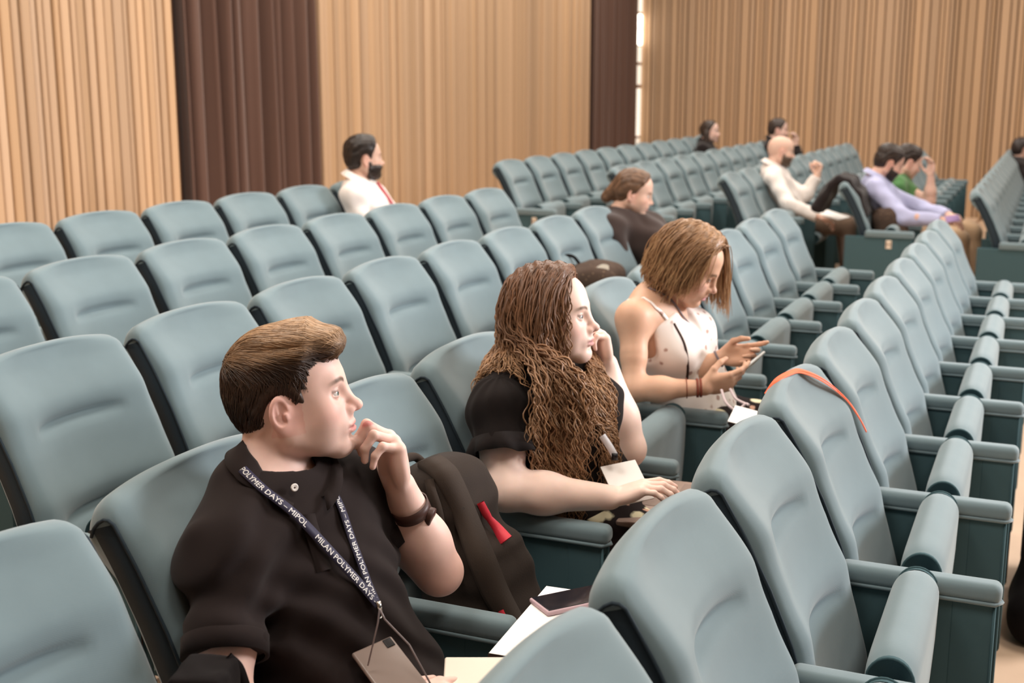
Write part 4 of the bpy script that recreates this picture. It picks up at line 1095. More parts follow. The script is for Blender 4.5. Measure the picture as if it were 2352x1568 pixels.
def woman_floral():
    org = np.array((.30, .45, row_floor(1))); root = empty('person', org); inv = np.array(root.location)
    tag(root, 'woman with a light brown bob and cream floral sleeveless top looking at her phone', 'person')
    hA = az(-86, 30, 4); s = .98; c = at(1580, 612, 3.98)
    j = dict(chest=(.165, .575, .900), belly=(.235, .50, .72), pelvis=(.28, .47, .575), neck=(.150, .585, 1.020),
             shR=(-.015, .615, .975), shL=(.300, .560, .965), elR=at(1455, 895, 3.86), wrR=at(1618, 890, 3.84),
             elL=at(1560, 870, 4.05), wrL=at(1662, 818, 4.02), head=c, headA=hA)
    j.update(legs_for((.28, .47, .575), (.08, -1, 0), knee_z=.55, reach=.44, foot_z=.04))
    hd = head_items(c, hA, s, fem=True, eye_open=.45)
    it, A = body_items(j, dict(w=.96, bust=.95, arm=.84, sh=.80, neckw=.88), hd)
    hr, tr = hand_items(j['wrR'], _n(at(1700, 868, 3.84)-j['wrR']), (.5, .75, .25), [(8, 22, 12), (22, 30, 20), (30, 40, 25), (36, 44, 28)], 1, .92, .6, thumb=[(.7, .55, .35), (.8, .2, .5), (.8, -.1, .5)], wr=(.024, .018))
    hl, tl = hand_items(j['wrL'], _n(at(1730, 812, 3.98)-j['wrL']), (-.75, -.1, .2), [(6, 26, 16), (40, 52, 30), (52, 62, 36), (58, 66, 38)], -1, .92, .8, thumb=[(.7, .55, .4), (.9, .15, .3), (.9, -.1, .25)], wr=(.024, .018))
    it += [Grp(hl, .012), Grp(hr, .012)]
    V, F = surface(it, .0032*RES); base = np.array((.66, .395, .27))
    col = head_colors(V, c, hA, s, base*np.array((1.08, 1.12, 1.25)) if False else base, (.60, .26, .27), (.74, .40, .36), (.16, .10, .06))
    mesh_obj('body', V-inv, F, M['skin'], root, cols=col)
    def ch(o): o.location = o.location-Vector(inv); return o
    for sd in (-1, 1): ch(eyeball(c, hA, s, sd, hA[0]-hA[2]*.45, root, (.08, .09, .09)))
    # sleeveless top with thin straps and a deep v neck
    tor = Grp([Ell(i.c, i.r, i.A, i.k) if isinstance(i, Ell) else Cap(i.a, i.b, i.ra, i.rb, i.k) for i in it[:5]], .03, grow=.014)
    nk = np.asarray(j['neck']); f0 = A[0]; l0 = A[1]; u0 = A[2]; chs = np.asarray(j['chest'])
    topi = [tor, Half((0, 0, .60), (0, 0, -1), .01), Half(chs+u0*.075, u0+f0*-.1, .01)]
    vtx = chs+f0*.14-u0*.02
    topi += [Grp([Cap(vtx, chs+f0*.10+u0*.14, .004, .055, .01)], .012, op='s')]
    for sg in (-1, 1): topi.append(Grp([Cap(np.asarray(j['shR' if sg < 0 else 'shL'])-u0*.0, np.asarray(j['shR' if sg < 0 else 'shL'])-u0*.11+l0*sg*.02, .052, .050, .01)], .012, op='s'))
    V, F = surface(topi, .004*RES, lambda P: (.0035*noise3(P, 24, 4)+.003*np.sin(P[:, 0]*55+P[:, 2]*25)*np.clip((.9-P[:, 2])/.1, 0, 1)).astype(np.float32))
    to = mesh_obj('sleeveless_top', V-inv, F, M['floral_top'], root)
    bodyu = it[:9]
    for sg in (-1, 1):
        P = stick(bodyu, spline([chs+f0*.12+l0*sg*.085+u0*.055, chs+f0*.085+l0*sg*.098+u0*.12, nk+l0*sg*.115+u0*.0, chs-f0*.07+l0*sg*.100+u0*.12, chs-f0*.11+l0*sg*.09+u0*.06], 40), .003, 8)
        P = np.array([np.convolve(np.pad(P[:, i], 4, mode='edge'), np.ones(9)/9, 'valid') for i in range(3)]).T; P = stick(bodyu, P, .003, 3); ribbon('strap', P-inv, grad(bodyu, P, .006), .011, M['floral_top'], to, .002)
    P = spline([hit(u, v, topi, .004) for u, v in ((1548, 742), (1572, 790), (1580, 840), (1578, 872))], 24)
    ribbon('dark_trim', P-inv, np.tile(_n(CAM-P[0]), (24, 1)), .008, M['slot'], to, .001)
    V, F = surface(pants_items(j, .98, .02)+[Cap(j['knR'], j['knL'], .07, .07, .06), Cap(j['hipR'], j['hipL'], .09, .09, .06)], .008*RES); mesh_obj('skirt', V-inv, F, M['floral_skirt'], root)
    for k in 'RL': ch(shoe('shoe', j, k, M['shoe'], root))
    # necklace cord, bracelets, ring
    P = spline(stick(bodyu, np.array([nk-f0*.06+u0*.03, nk-l0*.055+u0*.02, nk-l0*.045+f0*.05-u0*.0, chs+f0*.13-l0*.015+u0*.06, chs+f0*.14+u0*.0]), .004), 40); m = MB(); m.tube(P-inv, .0028, 6); m.build('neck_cord', M['grey_cord'], root)
    for e, w_, off, mt, nm in (('elR', 'wrR', .012, 'brown_cord', 'bracelet'), ('elR', 'wrR', .022, 'brown_cord', 'bracelet'), ('elR', 'wrR', .055, 'brown_cord', 'thin_bracelet'), ('elL', 'wrL', .018, 'grey_cord', 'bracelet')):
        d = _n(np.asarray(j[e])-np.asarray(j[w_])); band(nm, np.asarray(j[w_])+d*off, d, .0268+off*.06, .0035 if 'thin' not in nm else .0012, M[mt], root, inv)
    # bob
    def H(x, y, z):
        ay = np.abs(y); fl = np.interp(z, [-.08, .0, .03, .06, .09, .12], [.012, .018, .026, .044, .062, .070]); return np.minimum(fl-x, z+.065)
    def th(x, y, z): return .017+.012*np.clip((z-.03)/.08, 0, 1)
    cap, skull = hair_cap(hd, c, hA, s, H, th)
    def streak(P):
        q = (P-c.astype(np.float32))@hA.T.astype(np.float32); return (.0016*np.sin(q[:, 0]*260+4*np.sin(q[:, 2]*30)+q[:, 1]*80)+.001*noise3(q, 70, 1)).astype(np.float32)
    V, F = surface(cap, .004*RES, streak); q = (V-c)@hA.T/s
    cc = np.array((.27, .150, .075))*(1+.35*noise3(q*np.array((1.6, 1.6, .5)), 60, 2)[:, None]); mesh_obj('hair', V-inv, F, M['hair'], root, cols=cc)
    rg = random.Random(9); st = Strands(); roots = []; flow = []; lens = []; side_ = []
    for q0 in q[rg.sample(range(len(V)), min(len(V), 5000))]:
        if H(q0[0], q0[1], q0[2]) < .002: continue
        sgn = 1 if q0[1] > .010 else -1; fr_ = max(0, q0[0])/.07
        d = np.array((-.50-.55*fr_, -.6 if q0[2] > .06 else -.1, -.35)) if sgn < 0 else np.array((.18, 1.0 if q0[2] > .05 else .45, -.35))
        roots.append(c+s*(q0@hA)); flow.append(d@hA+np.array([rg.gauss(0, .09) for _ in range(3)])); lens.append(((.070+max(0, q0[2])*1.0) if sgn < 0 else (.13+max(0, q0[2])*1.1))*rg.uniform(.8, 1.1)); side_.append(sgn)
        if len(roots) >= 1500: break
    # the bob follows the tilted head: fall along the head's own down axis mixed with gravity
    P = np.array(roots); D = np.array(flow); D /= np.linalg.norm(D, axis=1)[:, None]; L = np.array(lens)[:, None]; Wl = [P.copy()]; n = 22; sol = [Grp(hd[:8], .02)]
    lf = np.array([rg.uniform(.006, .030) for _ in P]); sd_ = np.array(side_)[:, None]; pull = np.where(sd_ < 0, -hA[2]*.17-hA[0]*.02+np.array((0, 0, -.13)), -hA[2]*.12+hA[0]*.06+hA[1]*.03+np.array((0, 0, -.15)))
    for k in range(1, n):
        t = k/(n-1); D = D+pull; D /= np.linalg.norm(D, axis=1)[:, None]; P = P+D*L/(n-1)
        d = evalsdf(sol, P.astype(np.float32)); m_ = d < lf; g_ = grad(sol, P, .004); P = P+g_*np.where(m_, lf-d, 0)[:, None]; D = D-g_*np.where(m_, np.minimum(0, (D*g_).sum(1)), 0)[:, None]; Wl.append(P.copy())
    tt = np.linspace(0, 1, n)[:, None]
    for w in np.array(Wl).transpose(1, 0, 2):
        w = w+hA[0]*.006*np.sin(tt*rg.uniform(4, 9)+rg.uniform(0, 6))*tt+hA[1]*.006*np.sin(tt*rg.uniform(4, 9)+rg.uniform(0, 6))*tt
        k = rg.random(); base_ = np.array((.25, .135, .066))*rg.uniform(.7, 1.3); tip = np.array((.50, .300, .150))*rg.uniform(.7, 1.2) if k < .6 else base_*1.3
        st.add(w-inv, .0016, base_, 4, tip)
    st.build('bob_strands', M['hair'], root)
    return root, j, tr, tl
FLORAL = woman_floral()
# ------------------------------------------------------------------ the people further back
M['white_shirt'] = cloth('white_shirt', srgb(236, 226, 220)); M['brown_jacket'] = cloth('dark_brown_jacket', srgb(58, 46, 42)); M['blue_shirt'] = cloth('light_blue_shirt', srgb(178, 180, 212))
M['green_shirt'] = cloth('green_shirt', srgb(84, 128, 78)); M['tan_trousers'] = cloth('tan_trousers', srgb(196, 164, 132)); M['brown_trousers'] = cloth('brown_trousers', srgb(110, 90, 76)); M['black_top'] = cloth('black_top', srgb(34, 28, 28))
M['red_tie'] = cloth('red_tie', srgb(178, 92, 96))
def extra(label, ear, depth, haz, pitch, baz, seat, row, shirt, trousers, hair, H, skin, arms, fem=False, beard=None, sleeve=1.0, lean=(0, 0), long_=None, grow=.012, h=.0065, legs=None, stub=None, roll=0, tall=0, thick=.012):
    zf = row_floor(row); org = np.array((seat[0], seat[1], zf)); root = empty('person', org); inv = np.array(root.location); tag(root, label, 'person')
    hA = az(haz, pitch, roll); s = 1.0; c = at(ear[0], ear[1], depth)+hA[1]*.0765
    bA = az(baz); f, l = bA[0], bA[1]; pel = np.array((seat[0], seat[1], zf+.56)); nb = c-hA[0]*.03-hA[2]*.125-f*.02
    ax = nb-pel; ch_ = pel+ax*.66-f*.005; be = pel+ax*.30+f*.0
    j = dict(chest=ch_, belly=be, pelvis=pel, neck=nb, head=c, headA=hA)
    for sg, k in ((-1, 'R'), (1, 'L')):
        S = nb+l*sg*(.150 if fem else .172)-np.array((0, 0, .075))+f*.0; j['sh'+k] = S; a = arms[k]
        j['el'+k] = np.asarray(a[0]) if a else S-np.array((0, 0, .25))+f*.08+l*sg*.015; j['wr'+k] = np.asarray(a[1]) if a else j['el'+k]+f*.22-l*sg*.08
    j.update(legs or legs_for(pel, f, knee_z=zf+.52, reach=.44, foot_z=zf+.04))
    hd = head_items(c, hA, s, fem=fem); it, A = body_items(j, dict(w=.95 if fem else 1.0, arm=.9 if fem else 1.0, bust=.9 if fem else None), hd)
    tips = []
    for sg, k in ((1, 'R'), (-1, 'L')):
        a = arms[k]; d = _n(j['wr'+k]-j['el'+k]); n = np.asarray(a[2]) if a and len(a) > 2 else np.array((0, 0, -1.0)); fd = np.asarray(a[3]) if a and len(a) > 3 else d
        cu = a[4] if a and len(a) > 4 else [(25, 40, 25)]*4
        hi, tp = hand_items(j['wr'+k], fd, n, cu, sg, .98); it.append(Grp(hi, .012)); tips += tp
    V, F = surface(it, h); V, F, n_ = main_piece(V, F); col = head_colors(V, c, hA, s, np.asarray(skin), (.55, .25, .23), np.asarray(skin)*np.array((1.0, .72, .70)), np.asarray(hair)*.8, stubble=stub)
    mesh_obj('body', V-inv, F, M['skin'], root, cols=col)
    def ch(o): o.location = o.location-Vector(inv); return o
    for sd in (-1, 1): ch(eyeball(c, hA, s, sd, hA[0]-hA[2]*.1, root, (.05, .04, .03)))
    sh = [Grp([Ell(i.c, i.r, i.A, i.k) if isinstance(i, Ell) else Cap(i.a, i.b, i.ra, i.rb, i.k) for i in it[:6+(2 if fem else 0)]]+[Half((0, 0, zf+.57), (0, 0, -1), .01)], .03, grow=grow)]
    for k in 'RL':
        S, E_, W_ = j['sh'+k], j['el'+k], j['wr'+k]; g = [Cap(S, E_, .068, .056, .03)]
        if sleeve > .5: g += [Cap(E_, W_, .056, .044, .03), Half(W_-_n(W_-E_)*.015, W_-E_, .004)]
        else: g += [Half(S+(E_-S)*.6, E_-S, .004)]
        sh.append(Grp(g, .03))
    sh += [Ell(nb+f*.025+np.array((0, 0, .045)), (.066, .066, .060), None, .01, 's')]
    V, F = surface(sh, h, lambda P: (.004*noise3(P, 22, 2)+.003*np.sin(P[:, 2]*50+P[:, 0]*35)).astype(np.float32)); V, F, n_ = main_piece(V, F); so = mesh_obj('jacket' if shirt == 'brown_jacket' else 'shirt', V-inv, F, M[shirt], root)
    V, F = surface(pants_items(j), h*1.2); mesh_obj('trousers', V-inv, F, M[trousers], root)
    for k in 'RL': ch(shoe('shoe', j, k, M['shoe'], root))
    if sleeve > .5 and shirt != 'brown_jacket':                      # folded collar
        m = MB(); G = []; fr = frame(f-np.array((0, 0, .5)), (0, 0, 1)+f*.3); cb = nb+np.array((0, 0, .02))
        for t in np.linspace(-2.85, 2.85, 41):
            e = fr[0]*(-math.cos(t))+fr[1]*math.sin(t); G.append([cb+e*.064-inv, cb+e*.066+fr[2]*.024-inv, cb+e*.074+fr[2]*.022-inv, cb+e*.092-fr[2]*.014-inv])
        m.grid(G, flip=True); m.build('collar', M[shirt], so)
    if hair is not None and H is not None:
        cap, skull = hair_cap(hd, c, hA, s, H, lambda x, y, z: thick+tall*np.clip((z-.05)/.05, 0, 1))
        if long_:
            for (a, b, r0, r1) in long_: cap.append(Cap(c+np.asarray(a)@hA, c+np.asarray(b)@hA, r0, r1, .03))
        V, F = surface(cap, h*.8, lambda P: (.002*noise3(P, 75, 1)+.0015*np.sin((P-c.astype(np.float32))@hA[1].astype(np.float32)*260+P[:, 2]*120)).astype(np.float32))
        q = (V-c)@hA.T; mesh_obj('hair', V-inv, F, M['hair'], root, cols=np.asarray(hair)*(1+.4*noise3(q, 70, 2)[:, None]))
    if beard:
        sk = hd[:10]
        def bf(P):
            q = (P-c.astype(np.float32))@hA.T.astype(np.float32); x, y, z = q.T; ay = np.abs(y)
            Hh = np.minimum(np.minimum(-.028-z+.02*(x < .03), x-.006), .135+z); mo = np.sqrt(((x-.1)/.02)**2+(y/.022)**2+((z+.06)/.010)**2)-1
            Hh = np.minimum(Hh, mo*.01); return (evalsdf(sk, P)-(beard)*np.clip(Hh/.012, -1.5, 1)).astype(np.float32)
        V, F = surface([Fn(bf, c, .17)], h*.7, lambda P: (.0015*noise3(P, 110, 1)).astype(np.float32)); q = (V-c)@hA.T; mesh_obj('beard', V-inv, F, M['hair'], root, cols=np.asarray(hair)*(1+.3*noise3(q, 90, 2)[:, None]))
    return root, j, hA, sh, inv
def short_H(x, y, z):
    ay = np.abs(y); fl = np.interp(z, [-.06, .0, .03, .06, .09, .12], [.012, .026, .036, .050, .068, .072]); low = np.interp(x, [-.09, -.04, -.02, .0, .012], [-.075, -.06, -.02, .015, -.008]); ear = np.sqrt((x+.006)**2+((z-.002)/1.25)**2)-.026
    return np.where(ay > .04, np.minimum(np.minimum(fl-x, z-low), ear), np.minimum(fl-x, z-low))
def long_H(x, y, z):
    fl = np.interp(z, [-.08, .0, .03, .06, .09, .12], [.006, .014, .026, .044, .062, .070]); return np.minimum(fl-x, z+.08)
PALE = (.74, .50, .42)
R_ = row_floor
EX = {}
EX['beard'] = extra('bearded man in a white shirt and red tie sitting by the slatted wall', (843, 368), 7.25, -47, 0, -66, (2.93, 3.02), 4, 'white_shirt', 'grey_cloth', (.022, .015, .012), short_H, (.60, .38, .29), dict(R=None, L=None), beard=.011, tall=.012, thick=.014)
r, j, hA, sh, inv = EX['beard']
P = spline([hit(u, v, sh, .006, 5.) for u, v in ((866, 418), (878, 436), (890, 455), (900, 472))], 20); ribbon('tie', P-inv, np.tile(_n(CAM-P[5]), (20, 1)), np.linspace(.02, .036, 20), M['red_tie'], r, .003)
EX['jacket'] = extra('person with tied back brown hair and dark brown jacket beside the dark handbag', (1452, 447), 6.75, -76, 16, -85, (3.05, 1.34), 2, 'brown_jacket', 'black_top', (.13, .070, .040), long_H, (.66, .42, .32), dict(R=None, L=None), fem=True, grow=.030,
                     long_=[((-.105, 0, -.015), (-.135, .0, -.06), .042, .032)], thick=.014)
bz = R_(2)
EX['bald'] = extra('bald bearded man in a white shirt with one fist raised, papers on his lap', (1797, 350), 10.0, -68, 8, -72, (6.66, 1.40), 2, 'white_shirt', 'brown_trousers', (.10, .065, .045), None, (.72, .47, .37),
                   dict(R=(at(1812, 470, 9.8), at(1880, 497, 9.75)), L=(at(1850, 448, 10.2), at(1878, 402, 10.15), (-.5, .5, .2), (.05, -.1, 1), [(70, 80, 50)]*4)), beard=.008)
EX['blue'] = extra('bearded man in a light blue shirt and tan trousers looking at a phone', (2047, 378), 9.3, -68, 26, -76, (6.34, .52), 1, 'blue_shirt', 'tan_trousers', (.030, .020, .016), short_H, (.62, .38, .30),
                   dict(R=(at(2075, 500, 9.1), at(2165, 506, 9.0)), L=(at(2120, 480, 9.5), at(2180, 494, 9.2))), beard=.007, tall=.016, thick=.014,
                   legs=None)
EX['green'] = extra('man in a green shirt leaning his forehead on his hand', (2092, 375), 9.9, -66, 24, -76, (6.90, .46), 1, 'green_shirt', 'tan_trousers', (.030, .020, .016), short_H, (.70, .45, .36),
                    dict(R=None, L=(at(2136, 462, 9.85), at(2138, 402, 9.8), (-.7, .6, .0), (-.02, .02, 1), [(30, 40, 20)]*4)), sleeve=.3, tall=.012, thick=.014)
EX['black'] = extra('woman with long dark hair and black top at the far end by the wall', (1626, 304), 14.2, -92, 2, -85, (10.45, 3.06), 4, 'black_top', 'black_top', (.040, .026, .020), long_H, PALE, dict(R=None, L=None), fem=True, h=.008,
                    long_=[((-.02, -.07, -.02), (.0, -.085, -.20), .04, .03), ((-.02, .07, -.02), (.0, .085, -.20), .04, .03)])
EX['hand'] = extra('dark haired person holding a hand to the face, behind the bald man', (1787, 300), 14.0, -80, 6, -85, (10.62, 2.26), 3, 'black_top', 'black_top', (.045, .03, .024), short_H, PALE, dict(R=None, L=(at(1830, 352, 13.9), at(1828, 332, 13.9), (-.7, .5, 0), (-.05, .05, 1), [(30, 50, 30)]*4)), h=.008, thick=.016)
EX['edge'] = extra('dark haired person at the right edge in the front row of the far block', (2356, 345), 13.7, -60, 4, -80, (11.05, -.36), 0, 'black_top', 'black_top', (.030, .02, .018), short_H, (.6, .38, .3), dict(R=None, L=None), h=.008, thick=.018)
# ------------------------------------------------------------------ things people brought along
M['pack'] = cloth('dark_brown_nylon', srgb(44, 36, 31), bump=('noise', 240, .2, .002), rough=.75, sheen=.03); M['pack_strap'] = cloth('strap_webbing', srgb(52, 43, 37), bump=('noise', 300, .2, .002), rough=.8, sheen=.03)
M['red_tag'] = material('red_tag', srgb(206, 52, 66), .5); M['orange'] = material('orange_band', srgb(236, 104, 62), .6)
M['black_bag'] = cloth('black_bag', srgb(20, 16, 16), sheen=.02); M['mauve_case'] = material('mauve_phone_case', srgb(188, 160, 166), .4); M['phone_back'] = material('taupe_phone_back', srgb(128, 112, 104), .3, spec=.4)
M['bag_brown'] = floral('brown_patterned_bag', srgb(74, 60, 52), [(44, .20, srgb(112, 92, 76), 1)]); M['ivory'] = material('ivory_badge', srgb(232, 222, 206), .5); M['lilac'] = material('lilac_phone', srgb(170, 142, 190), .4)
M['clear_sleeve'] = material('badge_sleeve_rim', srgb(150, 138, 140), .25, spec=.5); M['cable'] = material('pale_cable', srgb(206, 188, 190), .5)
def solid(name, items, h, mat, label=None, cat=None, parent=None, org=None, post=None):
    V, F = surface(items, h, post)
    if parent is None:
        org = np.array((V[:, 0].mean(), V[:, 1].mean(), V[:, 2].min())) if org is None else np.asarray(org); o = mesh_obj(name, V-org, F, mat); o.location = org; return tag(o, label, cat), org
    return mesh_obj(name, V-np.asarray(org), F, mat, parent), org
# backpack on the seat next to the man
def backpack():
    ax = _n(np.array((.06, .36, .93))); Af = frame((-.10, -.93, .36), ax)          # rows: out of the front, left, up
    c0 = np.array((-1.415, .540, .680)); L = lambda a, b, z: c0+Af[0]*a+Af[1]*b+Af[2]*z
    it = [Box(c0, (.080, .122, .225), Af, .07, .02), Box(L(.080, 0, -.08), (.040, .105, .125), Af, .04, .04), Ell(L(.0, 0, .15), (.085, .118, .085), Af, .05)]
    org = np.array((-1.36, .40, .50)); root = empty('backpack', org); tag(root, 'dark brown backpack with a red zip tag on the seat beside the black polo', 'backpack')
    V, F = surface(it, .005, lambda P: (.004*noise3(P, 20, 1)+.002*np.sin(P[:, 2]*90)).astype(np.float32)); b = mesh_obj('pack_body', V-org, F, M['pack'], root)
    for px, nm in ((((985, 1052), (1008, 1068), (1035, 1100), (1075, 1190), (1108, 1280), (1142, 1360), (1185, 1430)), 'shoulder_strap'), (((985, 1100), (992, 1130), (1005, 1170), (1020, 1240), (1050, 1330)), 'side_seam')):
        P = spline([hit(u, v, it, .008) for u, v in px], 60); N = grad(it, P); N = np.array([np.convolve(np.pad(N[:, i], 6, mode='edge'), np.ones(13)/13, 'valid') for i in range(3)]).T
        ribbon(nm, P-org, N, .058 if nm == 'shoulder_strap' else .02, M['pack_strap'], root, .012 if nm == 'shoulder_strap' else .005)
    m = MB(); P = spline([L(-.05, .04, .225), L(-.06, .025, .250), L(-.06, -.025, .250), L(-.05, -.04, .225)], 16)-org; m.tube(P, .010, 8); m.build('grab_handle', M['pack_strap'], root)
    P = spline([hit(u, v, it, .012) for u, v in ((1104, 1155), (1120, 1185), (1142, 1212), (1162, 1240))], 16); ribbon('zip_tag', P-org, np.tile(_n(CAM-P[8]), (16, 1)), np.interp(np.linspace(0, 1, 16), [0, .3, .4, 1], [.016, .018, .014, .030]), M['red_tag'], root, .003)
    P = spline([hit(u, v, it, .014) for u, v in ((1150, 1402), (1157, 1418), (1162, 1436))], 8); ribbon('small_tag', P-org, np.tile(_n(CAM-P[4]), (8, 1)), .012, M['red_tag'], root, .002)
backpack()
# fold-out tablet with paper and a phone
tb, _f = slab_at('fold_out_tablet', (-1.655, .200, .690), (1, .04, 0), (-.04, 1, 0), (.33, .21, .014), .006, M['slot']); tag(tb, 'fold out writing tablet swung in front of the dark backpack', 'tablet')
pp, _f = slab_at('paper_sheet', (-1.655, .202, .6982), (1, .06, 0), (-.06, 1, 0), (.325, .205, .0012), .0005, M['paper']); tag(pp, 'white paper sheets on the fold out tablet by the backpack', 'paper')
ph = empty('smartphone', (-1.555, .235, .70)); tag(ph, 'phone in a mauve case lying on the white paper sheets', 'phone'); pi = np.array(ph.location)
slab_at('phone_case', (-1.555, .235, .704), (.75, -.62, 0), (.62, .75, 0), (.155, .078, .010), .004, M['mauve_case'], ph, pi)
slab_at('screen', (-1.555, .235, .7095), (.75, -.62, 0), (.62, .75, 0), (.146, .070, .0015), .0005, M['phone_glass'], ph, pi)
# phone in a clear sleeve hanging from the man's lanyard
ph = empty('smartphone', at(905, 1530, 2.04)); tag(ph, 'taupe phone in a clear sleeve on the man\'s lanyard', 'phone'); pi = np.array(ph.location)
u_ = _n(at(935, 1490, 2.06)-at(840, 1533, 2.02)); v_ = at(985, 1575, 2.0)-at(935, 1490, 2.06); cc_ = at(905, 1552, 2.025)
b_, fr_ = slab_at('phone_body', cc_, u_, v_, (.076, .15, .009), .004, M['phone_back'], ph, pi); cc_, u_, v_, n_ = fr_
sgn = 1 if n_@(CAM-cc_) > 0 else -1
slab_at('camera_bump', cc_+u_*.026-v_*.062+n_*sgn*.005, u_, v_, (.015, .018, .003), .001, M['black_plastic'], ph, pi)
m = MB(); m.tube([at(872, 1398, 1.99)-pi, at(884, 1422, 2.0)-pi, at(940, 1480, 2.02)-pi, at(990, 1572, 2.0)-pi], .0016, 6); m.tube([at(872, 1398, 1.99)-pi, at(868, 1430, 2.01)-pi, at(845, 1528, 2.02)-pi], .0014, 6); m.build('sleeve_rim', M['clear_sleeve'], ph)
nb_, _f = slab_at('notebook', at(1100, 1590, 2.06), RIGHT, UP*.5+FWD*.8, (.12, .15, .012), .004, M['ivory']); tag(nb_, 'small ivory notebook in the hand of the man in the black polo', 'notebook')
# small black bag on the man's right armrest
bc = at(470, 1590, 1.84)
o, _ = solid('camera_bag', [Box(bc, (.040, .048, .042), az(-72), .010, .01)], .005, M['black_bag'], 'small black bag by the right elbow of the man in the black polo', 'bag', post=lambda P: (.003*noise3(P, 40, 2)).astype(np.float32))
P = spline([at(522, 1512, 1.86), at(545, 1535, 1.88), at(560, 1575, 1.90)], 14); ribbon('bag_strap', P-np.array(o.location), np.tile(_n(CAM-P[5]), (14, 1)), .02, M['black_bag'], o, .003)
# laptop under the curly haired woman's hand
lp = empty('laptop', (-.79, .23, .655)); tag(lp, 'taupe laptop on the lap of the woman with long curly hair', 'laptop'); li = np.array(lp.location)
slab_at('base', (-.79, .232, .655), (1, .06, 0), (-.06, 1, 0), (.36, .245, .016), .005, M['laptop'], lp, li)
slab_at('keyboard', (-.79, .205, .6635), (1, .06, 0), (-.06, 1, 0), (.31, .105, .0015), .0005, M['keys'], lp, li); slab_at('touchpad', (-.785, .302, .6635), (1, .06, 0), (-.06, 1, 0), (.11, .065, .001), .0004, M['keys'], lp, li)
slab_at('screen_lid', (-.805, .068, .755), (1, .06, 0), (.03, -.42, .9), (.36, .22, .008), .003, M['laptop'], lp, li)
# phone and cable held by the woman in the floral top
ph = empty('smartphone', at(1725, 838, 3.93)); tag(ph, 'pale edged phone in the hands of the woman in the floral top', 'phone'); pi = np.array(ph.location)
b_, fr_ = slab_at('phone_body', at(1722, 838, 3.92), at(1748, 822, 3.98)-at(1700, 862, 3.86), (.1, -.5, .55), (.135, .068, .008), .003, M['phone_edge'], ph, pi)
slab_at('screen', fr_[0]+fr_[3]*(.0045 if fr_[3][2] > 0 else -.0045), fr_[1], fr_[2], (.125, .060, .001), .0004, M['phone_glass'], ph, pi)
m = MB(); cb_ = at(1690, 925, 3.75); m.tube(spline([at(1657, 895, 3.80), at(1668, 925, 3.76), at(1692, 942, 3.74), at(1712, 928, 3.74), at(1720, 930, 3.73)], 30)-cb_, .0042, 8); m.tube(spline([at(1677, 893, 3.80), at(1690, 915, 3.77), at(1714, 928, 3.74)], 20)-cb_, .0042, 8)
o = m.build('cable', M['cable']); o.location = cb_; tag(o, 'pale looped cable hanging below the floral woman\'s hands', 'cable')
pp, _f = slab_at('paper_sheet', at(1742, 965, 3.62), (1, .1, .05), (-.1, 1, .2), (.16, .16, .0012), .0005, M['paper']); tag(pp, 'cream paper on the lap of the woman in the floral top', 'paper')
# handbag beside the person in the jacket
hb = at(1368, 646, 6.05); it = [Box(hb, (.13, .19, .075), az(-80), .06, .02), Ell(hb+np.array((0, 0, .03)), (.11, .16, .07), az(-80), .04)]
root = empty('handbag', hb-np.array((0, 0, .12))); hi_ = np.array(root.location); tag(root, 'dark brown patterned handbag with a cream emblem on the seat', 'handbag')
V, F = surface(it, .008, lambda P: (.006*noise3(P, 18, 3)).astype(np.float32)); mesh_obj('bag_body', V-hi_, F, M['bag_brown'], root)
m = MB(); m.tube(spline([at(1335, 612, 6.05), at(1318, 590, 6.05), at(1298, 588, 6.05), at(1292, 606, 6.05), at(1305, 628, 6.05)], 24)-hi_, .008, 8); m.build('handle', M['black_bag'], root)
e = hit(1386, 616, it, .004, 4.); m = MB(); a = _n(np.cross(_n(CAM-e), (0, 0, 1))); b = np.cross(a, _n(CAM-e)); m.add([e-hi_+a*.030*math.cos(t)*(1+.15*math.cos(3*t))+b*.020*math.sin(t) for t in np.linspace(0, 2*math.pi, 22)[:-1]], [tuple(range(21))]); em = m.build('emblem', M['ivory'], root, smooth=False); md = em.modifiers.new('t', 'SOLIDIFY'); md.thickness = .004
# jacket over the aisle chair of the far block, brown backpack next to it
def over(p, t): return p
cx, cy, zc = 5.50, ROWD, row_floor(1); it = []
for k, x in enumerate(np.linspace(cx+.10, cx+.44, 6)):
    for (y0, z0), (y1, z1) in zip(((.15, .78), (.12, .88), (.080, .965), (.03, 1.005), (-.04, .985), (-.11, .90)), ((.12, .88), (.080, .965), (.03, 1.005), (-.04, .985), (-.11, .90), (-.17, .76))):
        it.append(Cap((x, cy+y0, zc+z0), (x, cy+y1, zc+z1), .022, .022, .05))
it.append(Cap((cx+.16, cy+.12, zc+.92), (cx+.08, cy+.19, zc+.80), .035, .03, .05))
solid('draped_jacket', it, .009, M['black_top'], 'dark jacket draped over the aisle chair behind the blue shirt', 'jacket', post=lambda P: (.006*noise3(P, 16, 2)).astype(np.float32))
bp = np.array((5.86, .54, .66)); root = empty('backpack', (5.86, .54, .49)); bi = np.array(root.location); tag(root, 'brown backpack on the seat between the draped jacket and the blue shirt', 'backpack')
V, F = surface([Box(bp, (.10, .14, .17), az(-80, -12), .07, .02), Box(bp+np.array((-.02, -.10, -.04)), (.05, .11, .09), az(-80), .04, .03)], .009, lambda P: (.007*noise3(P, 17, 5)).astype(np.float32)); mesh_obj('pack_body', V-bi, F, M['bag_brown'], root)
m = MB(); m.tube(spline([bp+np.array((-.04, .0, .15)), bp+np.array((-.02, -.02, .21)), bp+np.array((.05, -.02, .20)), bp+np.array((.06, 0, .15))], 14)-bi, .012, 6); m.build('grab_handle', M['black_bag'], root)
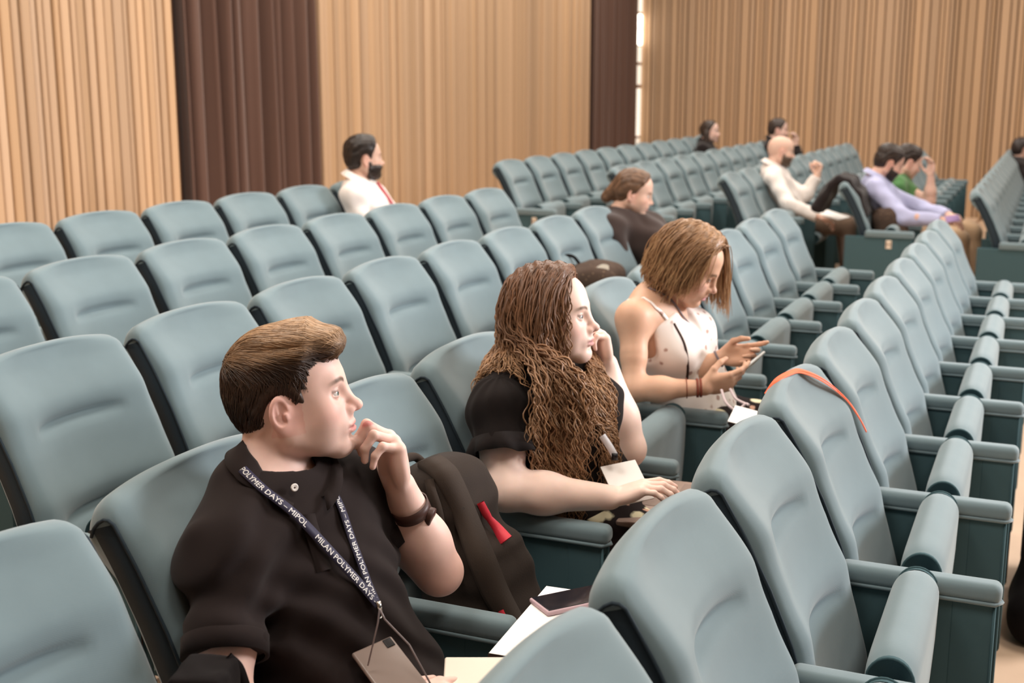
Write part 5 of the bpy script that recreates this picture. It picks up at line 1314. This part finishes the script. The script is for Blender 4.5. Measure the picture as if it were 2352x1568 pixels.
# papers and phones further back
pp, _f = slab_at('paper_sheet', at(1912, 493, 9.6), (1, -.2, 0), (.2, 1, .25), (.26, .20, .004), .001, M['paper']); tag(pp, 'papers on the lap of the bald man in the white shirt', 'paper')
ph, _f = slab_at('smartphone', at(2188, 502, 8.9), (.6, -.8, .1), (.3, .4, .8), (.11, .05, .008), .003, M['lilac']); tag(ph, 'lilac phone in the hand of the man in the light blue shirt', 'phone')
# orange lanyard laid over a chair of the front row
xs = -2.116+PITCH*2
def chair_top(u, s_):
    """point of the backrest skin: u across 0..1, s_ along from rear (0) over the top to the front"""
    x = xs+BW0+(BW1-BW0)*u; a = abs(2*u-1); zt = .022*(1-a**2.4)-(.024*(1-math.sqrt(max(0, 1-(max(0, a-.86)/.14)**2))))
    pr_ = [(yseam(zt)+.058, zt-.05), (yseam(zt)+.050, zt-.014), (yseam(zt)+.030, zt+.003), (yseam(zt)+.008, zt+.005), (yseam(zt)-.006, zt-.012), (yseam(zt-.06)-.018, zt-.06), (yseam(zt-.12)-.026, zt-.12), (yseam(zt-.18)-.026, zt-.18)]
    i = min(int(s_), len(pr_)-2); t = s_-i; y = pr_[i][0]*(1-t)+pr_[i+1][0]*t; z = pr_[i][1]*(1-t)+pr_[i+1][1]*t
    return np.array((x, y-.004-.013*min(1, max(0, s_-3.6)), ZB+z+.005))
root = empty('orange_lanyard', (xs+.3, 0, ZB)); oi = np.array(root.location); tag(root, 'orange lanyard band lying over the top of a front row chair', 'lanyard')
for k, (du, w_) in enumerate(((0, .011), (.035, .010))):
    P = spline([chair_top(.30+du, .6), chair_top(.36+du, 1.6), chair_top(.48+du, 2.6), chair_top(.62+du*1.1, 3.5), chair_top(.78+du*1.2, 4.5), chair_top(.93+du*.5, 5.4), chair_top(.975, 6.1), chair_top(.99, 6.6)], 50)
    N = np.tile(_n(np.array((0, -.45, .9))), (50, 1)); ribbon('band', P-oi+np.array((0, 0, .001*k)), N, w_, M['orange'], root, .0022)
# black bag standing on the floor in front of the front row
bb = np.array((.62, -.70, 0)); A_ = az(-90)
tote, to_ = solid('tote_bag', [Box(bb+np.array((0, 0, .22)), (.135, .34, .21), A_, .10, .03), Box(bb+np.array((-.32, .06, .09)), (.10, .14, .088), A_, .08, .08)], .012, M['black_bag'], 'black bag on the pale floor in front of the front row', 'bag', post=lambda P: (.012*noise3(P, 11, 2)).astype(np.float32))
m = MB()
for dy in (-.07, .07): m.tube(spline([bb+np.array((-.12, dy, .41)), bb+np.array((-.10, dy, .50)), bb+np.array((0, dy, .55)), bb+np.array((.10, dy, .50)), bb+np.array((.12, dy, .41))], 20)-to_, .010, 8)
m.build('bag_handle', M['black_bag'], tote)
